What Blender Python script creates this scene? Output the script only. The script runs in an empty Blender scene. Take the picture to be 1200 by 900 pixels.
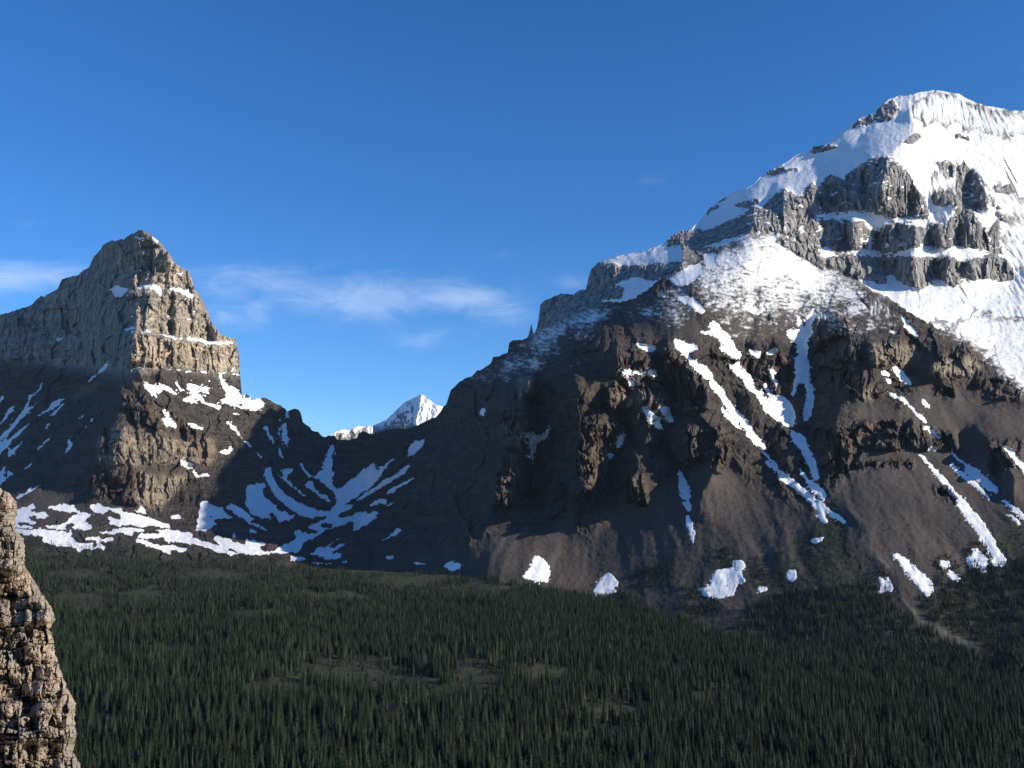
import bpy, math, random
import numpy as np
from mathutils import Vector

# ------------------------------------------------------------------ camera, light, exposure
scene = bpy.context.scene
C = scene.collection
R = math.radians
F = 1152.0                                   # focal length in photo pixels (1200 wide)
PITCH = math.atan(150.0 / F)
SUN_EL, SUN_ROT = R(20.5), R(106)              # sun to the right, a little behind the camera

cam_d = bpy.data.cameras.new("camera")
cam_d.sensor_width = 36.0
cam_d.lens = 36.0 * F / 1200.0
cam_d.clip_start = 1.0
cam_d.clip_end = 60000.0
cam = bpy.data.objects.new("camera", cam_d)
C.objects.link(cam)
cam.location = (0, 0, 0)
cam.rotation_euler = (math.pi / 2 + PITCH, 0, 0)
scene.camera = cam

world = bpy.data.worlds.new("World")
scene.world = world
world.use_nodes = True
SKY_STRENGTH = 0.1
SUN_STRENGTH = 5.0

sun_d = bpy.data.lights.new("sun", 'SUN')
sun_d.energy = SUN_STRENGTH
sun_d.angle = R(0.5)
sun_d.color = (1.0, 0.9, 0.76)
sun = bpy.data.objects.new("sun", sun_d)
C.objects.link(sun)
SUN_DIR = Vector((math.sin(SUN_ROT) * math.cos(SUN_EL), math.cos(SUN_ROT) * math.cos(SUN_EL), math.sin(SUN_EL)))
sun.rotation_euler = SUN_DIR.to_track_quat('Z', 'Y').to_euler()
sun.location = (900, -600, 900)

scene.view_settings.view_transform = 'Standard'
scene.view_settings.look = 'None'
scene.view_settings.gamma = 1
scene.view_settings.use_curve_mapping = False
scene.view_settings.exposure = 0.45
scene.render.engine = 'CYCLES'

def nd(nt, kind, **kw):
    n = nt.nodes.new(kind)
    for k, v in kw.items():
        setattr(n, k, v)
    return n

def math_node(nt, op, a, b=None, clamp=False):
    n = nd(nt, 'ShaderNodeMath', operation=op, use_clamp=clamp)
    for i, v in enumerate((a, b)):
        if v is None:
            continue
        if isinstance(v, (int, float)):
            n.inputs[i].default_value = v
        else:
            nt.links.new(v, n.inputs[i])
    return n.outputs[0]

def mix_col(nt, fac, a, b, blend='MIX'):
    n = nd(nt, 'ShaderNodeMix', data_type='RGBA', blend_type=blend)
    for sock, v in ((n.inputs[0], fac), (n.inputs[6], a), (n.inputs[7], b)):
        if isinstance(v, (int, float)):
            sock.default_value = v
        elif isinstance(v, tuple):
            sock.default_value = (*v, 1)
        else:
            nt.links.new(v, sock)
    return n.outputs[2]

def noise(nt, vec, scale, detail=4.0, rough=0.55, dist=0.0):
    n = nd(nt, 'ShaderNodeTexNoise')
    nt.links.new(vec, n.inputs['Vector'])
    n.inputs['Scale'].default_value = scale
    n.inputs['Detail'].default_value = detail
    n.inputs['Roughness'].default_value = rough
    n.inputs['Distortion'].default_value = dist
    return n.outputs['Fac']

def ramp(nt, val, lo, hi):
    n = nd(nt, 'ShaderNodeMapRange', interpolation_type='SMOOTHSTEP')
    nt.links.new(val, n.inputs[0])
    n.inputs[1].default_value = lo
    n.inputs[2].default_value = hi
    return n.outputs[0]

def mapping(nt, vec, scale, loc=(0, 0, 0)):
    n = nd(nt, 'ShaderNodeMapping')
    nt.links.new(vec, n.inputs[0])
    n.inputs['Scale'].default_value = scale
    n.inputs['Location'].default_value = loc
    return n.outputs[0]

# ---- sky with a few thin clouds placed by direction
def build_sky():
    nt = world.node_tree
    nt.nodes.clear()
    out = nd(nt, 'ShaderNodeOutputWorld')
    bg = nd(nt, 'ShaderNodeBackground')
    bg.inputs['Strength'].default_value = SKY_STRENGTH
    nt.links.new(bg.outputs[0], out.inputs[0])
    sky = nd(nt, 'ShaderNodeTexSky', sky_type='NISHITA')
    sky.sun_disc = False
    sky.sun_elevation = SUN_EL
    sky.sun_rotation = SUN_ROT
    sky.altitude = 2300
    sky.air_density = 1.0
    sky.dust_density = 0.2
    sky.ozone_density = 4.5
    tc = nd(nt, 'ShaderNodeTexCoord')
    sep = nd(nt, 'ShaderNodeSeparateXYZ')
    nt.links.new(tc.outputs['Generated'], sep.inputs[0])
    ys = math_node(nt, 'MAXIMUM', sep.outputs[1], 0.05)
    u = math_node(nt, 'DIVIDE', sep.outputs[0], ys)
    v = math_node(nt, 'DIVIDE', sep.outputs[2], ys)
    comb = nd(nt, 'ShaderNodeCombineXYZ')
    nt.links.new(u, comb.inputs[0])
    nt.links.new(v, comb.inputs[1])
    n1 = noise(nt, mapping(nt, comb.outputs[0], (14, 34, 1)), 1.0, 8.0, 0.62, 1.2)
    n2 = noise(nt, mapping(nt, comb.outputs[0], (5, 12, 1), (5, 2, 0)), 1.0, 5.0, 0.6, 0.8)
    total = None
    blobs = [(35, 322, 85, 20, 1.0), (-60, 330, 90, 24, 1.0), (290, 330, 85, 26, .7), (285, 372, 60, 16, .6),
             (430, 353, 75, 22, .9), (550, 349, 42, 15, 1.0), (510, 345, 100, 30, .5), (215, 262, 34, 9, .5),
             (590, 298, 28, 7, .5), (630, 293, 16, 8, .5), (765, 212, 24, 8, .5), (30, 261, 22, 8, .6),
             (497, 398, 46, 14, .6), (600, 370, 46, 20, .6), (675, 333, 36, 15, .6), (390, 340, 180, 60, .3)]
    for px, py, sx, sy, amp in blobs:
        a = (px - 600) / F
        b = (450 - py) / F
        dy = math.cos(PITCH) - b * math.sin(PITCH)
        cu, cv = a / dy, (math.sin(PITCH) + b * math.cos(PITCH)) / dy
        du = math_node(nt, 'MULTIPLY', math_node(nt, 'SUBTRACT', u, cu), F / sx)
        dv = math_node(nt, 'MULTIPLY', math_node(nt, 'SUBTRACT', v, cv), F / sy)
        r2 = math_node(nt, 'ADD', math_node(nt, 'MULTIPLY', du, du), math_node(nt, 'MULTIPLY', dv, dv))
        g = math_node(nt, 'MULTIPLY', math_node(nt, 'EXPONENT', math_node(nt, 'MULTIPLY', r2, -1.0)), amp)
        total = g if total is None else math_node(nt, 'ADD', total, g)
    body = math_node(nt, 'ADD', math_node(nt, 'MULTIPLY', n1, 0.62), math_node(nt, 'MULTIPLY', n2, 0.38))
    torn = ramp(nt, math_node(nt, 'ADD', body, math_node(nt, 'MULTIPLY', total, 0.30)), 0.55, 1.05)
    fac = math_node(nt, 'MULTIPLY', math_node(nt, 'MULTIPLY', torn, math_node(nt, 'MINIMUM', math_node(nt, 'MULTIPLY', total, 1.5), 1.0)), 0.36, clamp=True)
    back = math_node(nt, 'GREATER_THAN', sep.outputs[1], 0.06)
    fac = math_node(nt, 'MULTIPLY', fac, back)
    hs = nd(nt, 'ShaderNodeHueSaturation')
    hs.inputs['Saturation'].default_value = 1.2
    hs.inputs['Hue'].default_value = 0.5045
    hs.inputs['Value'].default_value = 1.3
    nt.links.new(sky.outputs[0], hs.inputs['Color'])
    col = mix_col(nt, fac, hs.outputs[0], (6.8, 7.6, 9.2))
    nt.links.new(col, bg.inputs[0])
build_sky()

# ------------------------------------------------------------------ numeric helpers
rng = np.random.default_rng(11)
random.seed(5)

def rays(x, y):
    a = (x - 600.0) / F
    b = (450.0 - y) / F
    dy = math.cos(PITCH) - b * math.sin(PITCH)
    return a / dy, (math.sin(PITCH) + b * math.cos(PITCH)) / dy

def place(x, y, Y):
    u, v = rays(x, y)
    return np.stack([u * Y, Y, v * Y], -1)

def project(p):
    fy = p[..., 1] * math.cos(PITCH) + p[..., 2] * math.sin(PITCH)
    fz = -p[..., 1] * math.sin(PITCH) + p[..., 2] * math.cos(PITCH)
    return 600 + F * p[..., 0] / fy, 450 - F * fz / fy

def perlin(x, y, seed=0):
    xi = np.floor(x).astype(np.int64)
    yi = np.floor(y).astype(np.int64)
    xf, yf = x - xi, y - yi
    def grad(ix, iy, dx, dy):
        h = (ix * 374761393 + iy * 668265263 + seed * 974634777) & 0xffffffff
        h = ((h ^ (h >> 13)) * 1274126177) & 0xffffffff
        a = ((h ^ (h >> 16)) & 0xffff) * (2 * math.pi / 65536.0)
        return np.cos(a) * dx + np.sin(a) * dy
    u = xf * xf * xf * (xf * (xf * 6 - 15) + 10)
    v = yf * yf * yf * (yf * (yf * 6 - 15) + 10)
    a = grad(xi, yi, xf, yf) * (1 - u) + grad(xi + 1, yi, xf - 1, yf) * u
    b = grad(xi, yi + 1, xf, yf - 1) * (1 - u) + grad(xi + 1, yi + 1, xf - 1, yf - 1) * u
    return (a * (1 - v) + b * v) * 1.5

def fbm(x, y, octaves=4, seed=0, gain=0.5):
    s, amp = 0, 1.0
    for o in range(octaves):
        s = s + amp * perlin(x * 2 ** o, y * 2 ** o, seed + o)
        amp *= gain
    return s

def ridged(x, y, octaves=4, seed=0, gain=0.55):
    s, amp = 0, 1.0
    for o in range(octaves):
        s = s + amp * (1 - 2 * np.abs(perlin(x * 2 ** o, y * 2 ** o, seed + o)))
        amp *= gain
    return s

def worley(x, y, seed=0):
    """cell id hash, distance to nearest, distance to second nearest"""
    xi = np.floor(x).astype(np.int64)
    yi = np.floor(y).astype(np.int64)
    d1 = np.full(x.shape, 9.0)
    d2 = np.full(x.shape, 9.0)
    cid = np.zeros(x.shape)
    for ox in (-1, 0, 1):
        for oy in (-1, 0, 1):
            cx, cy = xi + ox, yi + oy
            h = (cx * 374761393 + cy * 668265263 + seed * 974634777) & 0xffffffff
            h = ((h ^ (h >> 13)) * 1274126177) & 0xffffffff
            h = h ^ (h >> 16)
            jx = (h & 0x3ff) / 1023.0
            jy = ((h >> 10) & 0x3ff) / 1023.0
            d = np.hypot(cx + jx - x, cy + jy - y)
            near = d < d1
            d2 = np.where(near, d1, np.minimum(d2, d))
            cid = np.where(near, ((h >> 20) & 0xfff) / 4095.0, cid)
            d1 = np.where(near, d, d1)
    return cid, d1, d2

def facets(x, y, seed=0, tilt=1.0):
    """broken rock: every cell is a block with its own height and tilt"""
    xi = np.floor(x).astype(np.int64)
    yi = np.floor(y).astype(np.int64)
    best = np.full(x.shape, 9.0)
    val = np.zeros(x.shape)
    for ox in (-1, 0, 1):
        for oy in (-1, 0, 1):
            cx, cy = xi + ox, yi + oy
            h = (cx * 374761393 + cy * 668265263 + seed * 974634777) & 0xffffffff
            h = ((h ^ (h >> 13)) * 1274126177) & 0xffffffff
            h = h ^ (h >> 16)
            dx = x - (cx + (h & 0xff) / 255.0)
            dy = y - (cy + ((h >> 8) & 0xff) / 255.0)
            d = np.abs(dx) ** 1.6 + np.abs(dy) ** 1.6
            a = ((h >> 16) & 0xff) / 255.0
            b = ((h >> 24) & 0xff) / 255.0
            v = (a - .5) + tilt * ((b - .5) * dx + (((h >> 12) & 0xff) / 255.0 - .5) * dy)
            near = d < best
            val = np.where(near, v, val)
            best = np.where(near, d, best)
    return val

def in_poly(px, py, poly):
    inside = np.zeros(px.shape, bool)
    n = len(poly)
    for i in range(n):
        x0, y0 = poly[i]
        x1, y1 = poly[(i + 1) % n]
        if y0 == y1:
            continue
        c = (y0 > py) != (y1 > py)
        inside ^= c & (px < (x1 - x0) * (py - y0) / (y1 - y0) + x0)
    return inside

def blur(a, s):
    r = max(1, int(3 * s + .5))
    k = np.exp(-.5 * (np.arange(-r, r + 1) / s) ** 2)
    k /= k.sum()
    for ax in (0, 1):
        p = np.pad(a, [(r, r) if i == ax else (0, 0) for i in range(2)], mode='edge')
        a = sum(k[i] * np.take(p, np.arange(i, i + a.shape[ax]), axis=ax) for i in range(2 * r + 1))
    return a

# maps live on a 1 pixel raster over the range seen
X0, X1, Y0, Y1 = -140, 1340, 80, 860
W, H = X1 - X0 + 1, Y1 - Y0 + 1
GX, GY = np.meshgrid(np.arange(X0, X1 + 1, dtype=float), np.arange(Y0, Y1 + 1, dtype=float))

def raster(polys, soft=0.7, value=1.0, into=None):
    m = np.zeros((H, W)) if into is None else into
    for p in polys:
        xs = [q[0] for q in p]
        ys = [q[1] for q in p]
        a, b = int(max(0, min(xs) - X0 - 1)), int(min(W, max(xs) - X0 + 2))
        c, d = int(max(0, min(ys) - Y0 - 1)), int(min(H, max(ys) - Y0 + 2))
        if a >= b or c >= d:
            continue
        acc = 0
        for ox in (-.33, 0, .33):
            for oy in (-.33, 0, .33):
                acc = acc + in_poly(GX[c:d, a:b] + ox, GY[c:d, a:b] + oy, p)
        cov = acc / 9.0
        m[c:d, a:b] = m[c:d, a:b] * (1 - cov) + value * cov
    return blur(m, soft) if soft else m

def sample(m, x, y):
    fx = np.clip(x - X0, 0, W - 1.001)
    fy = np.clip(y - Y0, 0, H - 1.001)
    ix, iy = fx.astype(int), fy.astype(int)
    fx, fy = fx - ix, fy - iy
    return (m[iy, ix] * (1 - fx) + m[iy, ix + 1] * fx) * (1 - fy) + (m[iy + 1, ix] * (1 - fx) + m[iy + 1, ix + 1] * fx) * fy

def tps(pts):
    """thin plate spline through (x, y, depth) on the raster, interpolating log depth"""
    P = np.array(pts, float)
    xy = P[:, :2] / 300.0
    val = np.log(P[:, 2])
    def K(d2):
        return np.where(d2 > 1e-12, d2 * np.log(np.maximum(d2, 1e-12)), 0)
    n = len(P)
    d2 = ((xy[:, None] - xy[None]) ** 2).sum(-1)
    A = np.zeros((n + 3, n + 3))
    A[:n, :n] = K(d2) + 0.002 * np.eye(n)
    A[:n, n] = 1
    A[:n, n + 1:] = xy
    A[n:, :n] = A[:n, n:].T
    w = np.linalg.solve(A, np.concatenate([val, np.zeros(3)]))
    def ev(x, y):
        q = np.stack([x, y], -1) / 300.0
        d = ((q[..., None, :] - xy) ** 2).sum(-1)
        return np.exp(K(d) @ w[:n] + w[n] + q @ w[n + 1:])
    return ev

def tps_map(pts, step=10):
    ev = tps(pts)
    cx = np.arange(X0, X1 + step, step, dtype=float)
    cy = np.arange(Y0, Y1 + step, step, dtype=float)
    gx, gy = np.meshgrid(cx, cy)
    lo = ev(gx, gy)
    fx = (GX - X0) / step
    fy = (GY - Y0) / step
    ix = np.minimum(fx.astype(int), len(cx) - 2)
    iy = np.minimum(fy.astype(int), len(cy) - 2)
    fx, fy = fx - ix, fy - iy
    return blur((lo[iy, ix] * (1 - fx) + lo[iy, ix + 1] * fx) * (1 - fy) + (lo[iy + 1, ix] * (1 - fx) + lo[iy + 1, ix + 1] * fx) * fy, 4)

def integrate(hx, hy, L):
    """relief whose gradient follows (hx, hy), fading out over L pixels"""
    div = np.zeros_like(hx)
    div[:, 1:] += hx[:, 1:] - hx[:, :-1]
    div[1:, :] += hy[1:, :] - hy[:-1, :]
    big = np.zeros((2 * H, 2 * W))
    big[:H, :W] = div
    big[H:, :W] = div[::-1]
    big[:H, W:] = div[:, ::-1]
    big[H:, W:] = div[::-1, ::-1]
    kx = 2 * np.pi * np.fft.fftfreq(2 * W)
    ky = 2 * np.pi * np.fft.fftfreq(2 * H)
    lap = (2 * np.cos(kx)[None] - 2) + (2 * np.cos(ky)[:, None] - 2) - 1.0 / L ** 2
    return np.real(np.fft.ifft2(np.fft.fft2(big) / lap))[:H, :W]

def Z(ox, oy, s, pts):
    """polygon read off an enlarged part of the survey picture"""
    return [(ox + x / s, oy + y / s) for x, y in pts]

def grid_mesh(name, V, nr, nc, material, attrs=None, smooth=True, cellmask=None, parent=None):
    """V: (nr*nc,3). cellmask: (nr-1,nc-1) bool"""
    idx = np.arange(nr * nc).reshape(nr, nc)
    q = np.stack([idx[1:, :-1], idx[1:, 1:], idx[:-1, 1:], idx[:-1, :-1]], -1)
    q = q[cellmask] if cellmask is not None else q.reshape(-1, 4)
    used = np.unique(q)
    remap = np.full(nr * nc, -1)
    remap[used] = np.arange(len(used))
    q = remap[q]
    V = V[used]
    me = bpy.data.meshes.new(name)
    me.vertices.add(len(V))
    me.vertices.foreach_set('co', V.astype(np.float32).ravel())
    me.loops.add(q.size)
    me.loops.foreach_set('vertex_index', q.astype(np.int32).ravel())
    me.polygons.add(len(q))
    me.polygons.foreach_set('loop_start', np.arange(0, q.size, 4, dtype=np.int32))
    for k, a in (attrs or {}).items():
        at = me.attributes.new(k, 'FLOAT', 'POINT')
        at.data.foreach_set('value', a.ravel()[used].astype(np.float32))
    me.update(calc_edges=True)
    me.validate()
    me.polygons.foreach_set('use_smooth', np.full(len(q), smooth, dtype=bool) if isinstance(smooth, bool) else smooth[cellmask])
    me.materials.append(material)
    o = bpy.data.objects.new(name, me)
    C.objects.link(o)
    if parent:
        o.parent = parent
    return o

# ------------------------------------------------------------------ materials
def new_mat(name, rough=0.9, spec=0.15):
    m = bpy.data.materials.new(name)
    m.use_nodes = True
    nt = m.node_tree
    b = nt.nodes['Principled BSDF']
    b.inputs['Roughness'].default_value = rough
    b.inputs['Specular IOR Level'].default_value = spec
    return m, nt, b

def attr(nt, name):
    n = nd(nt, 'ShaderNodeAttribute', attribute_name=name)
    return n.outputs['Fac']

def bump(nt, b, h, strength, dist):
    n = nd(nt, 'ShaderNodeBump')
    n.inputs['Strength'].default_value = strength
    n.inputs['Distance'].default_value = dist
    nt.links.new(h, n.inputs['Height'])
    nt.links.new(n.outputs[0], b.inputs['Normal'])

def mountain_material():
    m, nt, b = new_mat('mountain_rock')
    pos = nd(nt, 'ShaderNodeTexCoord').outputs['Object']
    big = noise(nt, pos, 0.006, 5)
    mid = noise(nt, pos, 0.035, 5, 0.65)
    fine = noise(nt, pos, 0.16, 4, 0.7)
    strat = noise(nt, mapping(nt, pos, (0.003, 0.003, 0.075)), 1.0, 5, 0.6, 0.5)
    vert = noise(nt, mapping(nt, pos, (0.05, 0.05, 0.006)), 1.0, 4, 0.65, 0.4)
    brown = mix_col(nt, ramp(nt, mid, .35, .65), (0.036, 0.032, 0.029), (0.088, 0.076, 0.066))
    brown = mix_col(nt, math_node(nt, 'MULTIPLY', ramp(nt, strat, .48, .6), .6), brown, (0.105, 0.083, 0.065))
    wall = mix_col(nt, ramp(nt, vert, .38, .62), (0.060, 0.050, 0.042), (0.185, 0.145, 0.108))
    brown = mix_col(nt, math_node(nt, 'MULTIPLY', attr(nt, 'cliff'), .75), brown, wall)
    scree = mix_col(nt, ramp(nt, big, .35, .65), (0.060, 0.051, 0.044), (0.088, 0.071, 0.059))
    scree = mix_col(nt, math_node(nt, 'MULTIPLY', ramp(nt, fine, .5, .75), .5), scree, (0.05, 0.04, 0.034))
    run = noise(nt, mapping(nt, pos, (0.03, 0.006, 0.006)), 1.0, 6, 0.65, 0.5)
    scree = mix_col(nt, math_node(nt, 'MULTIPLY', ramp(nt, run, .42, .62), .7), scree, (0.050, 0.047, 0.044))
    scree = mix_col(nt, math_node(nt, 'MULTIPLY', ramp(nt, run, .60, .75), .6), scree, (0.098, 0.081, 0.067))
    dots = nd(nt, 'ShaderNodeTexVoronoi')
    nt.links.new(mapping(nt, pos, (.05, .03, .07)), dots.inputs['Vector'])
    dots.inputs['Scale'].default_value = 1.0
    spot = math_node(nt, 'MULTIPLY', ramp(nt, dots.outputs['Distance'], .34, .16), ramp(nt, mid, .46, .62))
    scree = mix_col(nt, math_node(nt, 'MULTIPLY', spot, .75), scree, (0.022, 0.021, 0.019))
    grain = noise(nt, pos, 0.3, 3, .75)
    scree = mix_col(nt, math_node(nt, 'MULTIPLY', ramp(nt, grain, .52, .72), .55), scree, (0.036, 0.033, 0.030))
    scree = mix_col(nt, math_node(nt, 'MULTIPLY', ramp(nt, grain, .46, .28), .5), scree, (0.135, 0.115, 0.098))
    col = mix_col(nt, attr(nt, 'scree'), brown, scree)
    gray = mix_col(nt, ramp(nt, vert, .35, .65), (0.115, 0.113, 0.114), (0.47, 0.45, 0.42))
    gray = mix_col(nt, math_node(nt, 'MULTIPLY', ramp(nt, strat, .5, .68), .5), gray, (0.22, 0.21, 0.2))
    col = mix_col(nt, attr(nt, 'gray'), col, gray)
    tan = mix_col(nt, ramp(nt, vert, .36, .62), (0.21, 0.185, 0.15), (0.62, 0.51, 0.355))
    tan = mix_col(nt, math_node(nt, 'MULTIPLY', ramp(nt, strat, .5, .6), .7), tan, (0.17, 0.155, 0.14))
    col = mix_col(nt, attr(nt, 'tan'), col, tan)
    col = mix_col(nt, attr(nt, 'rust'), col, mix_col(nt, ramp(nt, mid, .4, .6), (0.19, 0.125, 0.085), (0.26, 0.19, 0.13)))
    col = mix_col(nt, attr(nt, 'green'), col, mix_col(nt, ramp(nt, fine, .4, .6), (0.022, 0.030, 0.016), (0.05, 0.052, 0.028)))
    col = mix_col(nt, attr(nt, 'gravel'), col, (0.135, 0.125, 0.10))
    dfac = math_node(nt, 'ADD', attr(nt, 'dust'), math_node(nt, 'MULTIPLY', math_node(nt, 'MULTIPLY', math_node(nt, 'SUBTRACT', fine, 0.5), attr(nt, 'dust')), 1.2), clamp=True)
    col = mix_col(nt, math_node(nt, 'MULTIPLY', dfac, .92), col, (0.84, 0.85, 0.86))
    sn = math_node(nt, 'ADD', attr(nt, 'snow'), math_node(nt, 'MULTIPLY', math_node(nt, 'SUBTRACT', fine, 0.5), 0.35))
    sfac = ramp(nt, sn, .42, .58)
    dirty = mix_col(nt, ramp(nt, mid, .3, .7), (0.74, 0.75, 0.765), (0.87, 0.87, 0.87))
    col = mix_col(nt, sfac, col, dirty)
    nt.links.new(col, b.inputs['Base Color'])
    vor = nd(nt, 'ShaderNodeTexVoronoi')
    nt.links.new(mapping(nt, pos, (.075, .075, .05)), vor.inputs['Vector'])
    vor.inputs['Scale'].default_value = 1.0
    mid2 = noise(nt, pos, 0.055, 6, .72)
    h = math_node(nt, 'ADD', math_node(nt, 'MULTIPLY', fine, .55), math_node(nt, 'MULTIPLY', vert, attr(nt, 'cliff')))
    h = math_node(nt, 'ADD', h, math_node(nt, 'MULTIPLY', mid2, 1.7))
    rocky = math_node(nt, 'SUBTRACT', 1.0, math_node(nt, 'MULTIPLY', attr(nt, 'scree'), .88))
    h = math_node(nt, 'ADD', math_node(nt, 'MULTIPLY', h, rocky), math_node(nt, 'MULTIPLY', vor.outputs['Distance'], math_node(nt, 'MULTIPLY', rocky, .9)))
    h = math_node(nt, 'MULTIPLY', h, math_node(nt, 'SUBTRACT', 1.0, math_node(nt, 'MULTIPLY', sfac, 0.85)))
    h = math_node(nt, 'MULTIPLY', h, math_node(nt, 'SUBTRACT', 1.0, math_node(nt, 'MULTIPLY', attr(nt, 'thin'), 0.85)))
    bump(nt, b, h, 1.0, 9.0)
    return m

def snow_material():
    m, nt, b = new_mat('old_snow', 0.8, 0.2)
    pos = nd(nt, 'ShaderNodeTexCoord').outputs['Object']
    n1 = noise(nt, pos, 0.03, 5, .6)
    n2 = noise(nt, pos, 0.2, 3, .6)
    col = mix_col(nt, ramp(nt, n1, .3, .7), (0.78, 0.77, 0.75), (0.90, 0.90, 0.90))
    col = mix_col(nt, math_node(nt, 'MULTIPLY', ramp(nt, n2, .58, .8), .3), col, (0.5, 0.46, 0.42))
    nt.links.new(col, b.inputs['Base Color'])
    bump(nt, b, n2, 0.3, 2.0)
    return m

MOUNTAIN = mountain_material()
SNOW = snow_material()

# ------------------------------------------------------------------ survey of the mountains
z1 = lambda *p: Z(720, 270, 4, p)
z2 = lambda *p: Z(720, 450, 4, p)
z3 = lambda *p: Z(1000, 260, 6, p)
z4 = lambda *p: Z(1000, 400, 6, p)
z5 = lambda *p: Z(1000, 540, 6, p)
z6 = lambda *p: Z(500, 400, 6, p)
z7 = lambda *p: Z(0, 400, 6, p)
z8 = lambda *p: Z(150, 400, 6, p)
y1 = lambda *p: Z(0, 560, 6, p)
y2 = lambda *p: Z(200, 500, 6, p)
y3 = lambda *p: Z(340, 440, 6, p)
y4 = lambda *p: Z(340, 560, 6, p)
y5 = lambda *p: Z(600, 270, 6, p)
y6 = lambda *p: Z(820, 170, 6, p)
y7 = lambda *p: Z(1000, 90, 6, p)
y8 = lambda *p: Z(1000, 200, 6, p)
zg = lambda *p: Z(560, 440, 4, p)
zh = lambda *p: Z(540, 600, 4, p)
zi = lambda *p: Z(840, 560, 10 / 3, p)
zj = lambda *p: Z(800, 600, 3, p)
za = lambda *p: Z(0, 240, 4, p)
zb = lambda *p: Z(0, 440, 4, p)

SKYLINE = ([(-145, 402), (-60, 386)]
    + za((0, 518), (40, 505), (140, 475), (190, 430), (210, 430), (270, 395), (290, 350), (370, 325), (420, 290), (440, 240),
         (465, 220), (480, 190), (520, 170), (580, 160), (620, 135), (660, 118), (690, 130), (755, 178), (790, 225), (830, 280),
         (890, 320), (910, 390), (935, 420), (965, 480), (990, 550), (1030, 600), (1080, 625), (1105, 628), (1120, 700), (1130, 850), (1136, 895))
    + z8((830, 370), (880, 410), (930, 400), (960, 395), (1000, 410), (1040, 440), (1080, 455), (1120, 490), (1138, 485))
    + y3((0, 240), (30, 235), (60, 240), (75, 265), (90, 330), (140, 370), (155, 385), (190, 395), (230, 430), (270, 425), (310, 425),
         (330, 450), (400, 455), (470, 440), (480, 405), (510, 390), (560, 410), (600, 415), (680, 380), (760, 375), (820, 375),
         (880, 350), (960, 320), (1040, 280), (1080, 215))
    + z6((135, 450), (150, 400), (170, 340), (230, 285), (320, 240), (345, 210), (400, 190), (455, 150), (465, 110), (510, 100), (570, 80), (580, 10))
    + y5((0, 775), (70, 770), (100, 765), (116, 742), (126, 690), (138, 655), (145, 700), (146, 728), (160, 720), (175, 680), (190, 610), (195, 530),
         (230, 490), (270, 475), (350, 445), (430, 450), (455, 430), (470, 420), (520, 415), (535, 340), (555, 280), (600, 230),
         (640, 205), (760, 180), (880, 155), (950, 140), (990, 120), (1060, 95), (1090, 70), (1120, 40), (1160, 15), (1180, 10), (1260, -5))
    + y6((10, 520), (50, 465), (120, 400), (190, 360), (240, 320), (330, 310), (390, 265), (440, 210), (480, 185), (545, 155),
         (570, 145), (650, 90), (720, 55), (770, 50), (800, 10), (880, 0))
    + y7((0, 320), (60, 290), (100, 265), (150, 255), (210, 190), (250, 160), (320, 130), (345, 128), (350, 138), (440, 115), (560, 95),
         (590, 95), (660, 108), (740, 118), (790, 150), (860, 180), (940, 205), (1000, 215), (1060, 225), (1100, 240), (1160, 238), (1200, 240))
    + [(1240, 150), (1300, 190), (1345, 230)])
SKYLINE.sort()

DEPTH = [(-140, 400, 5200), (-140, 600, 3300), (0, 370, 4620), (0, 440, 4380), (0, 520, 3860), (0, 580, 3290), (165, 270, 3950), (110, 300, 4430),
    (230, 340, 3930), (280, 410, 3950), (155, 400, 3650), (150, 450, 3560), (285, 465, 3850), (345, 490, 3900), (60, 440, 4230), (100, 380, 4230), (122, 440, 3900),
    (60, 520, 3600), (130, 520, 3330), (200, 520, 3350), (200, 590, 3150), (260, 560, 3330), (100, 590, 3080), (20, 640, 2560),
    (150, 640, 2620), (280, 650, 2650), (330, 590, 3250), (420, 600, 3250), (430, 560, 3500), (390, 515, 3950), (420, 505, 3950),
    (460, 500, 3900), (330, 650, 2700), (420, 655, 2680), (500, 560, 3250), (480, 640, 2750), (560, 655, 2400), (630, 670, 2290), (750, 665, 2250),
    (520, 490, 3600), (560, 440, 3450), (530, 455, 3600), (600, 480, 2850), (600, 620, 2500), (700, 690, 2230), (680, 620, 2440),
    (680, 500, 2700), (640, 430, 2800), (700, 400, 2830), (770, 350, 2950), (830, 300, 3080), (880, 280, 3130), (640, 360, 3350),
    (690, 320, 3420), (700, 360, 3250), (600, 405, 3480), (780, 280, 3520), (840, 250, 3620), (940, 185, 3770), (1040, 118, 3900),
    (1095, 107, 3900), (1200, 128, 3950), (1340, 220, 4000), (940, 240, 3400), (1040, 190, 3450), (1080, 190, 3480), (1000, 290, 3270),
    (1170, 330, 3250), (1180, 240, 3550), (1120, 150, 3800), (900, 370, 2920), (1000, 370, 2950), (1100, 400, 2900), (1200, 440, 2850),
    (1200, 350, 3150), (850, 450, 2720), (950, 450, 2760), (1050, 420, 2780), (1050, 500, 2540), (1150, 500, 2580), (800, 600, 2340),
    (900, 600, 2300), (1000, 600, 2200), (1100, 600, 2180), (1200, 600, 2180), (1340, 600, 2150), (850, 700, 2050), (950, 720, 1900),
    (1050, 700, 1900), (1150, 700, 1900), (1200, 720, 1800), (1000, 780, 1650), (1200, 800, 1500), (0, 720, 2300), (300, 720, 2300),
    (600, 740, 2050), (800, 780, 1800), (-140, 720, 2300), (1340, 800, 1450), (1340, 440, 2850)]

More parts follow.
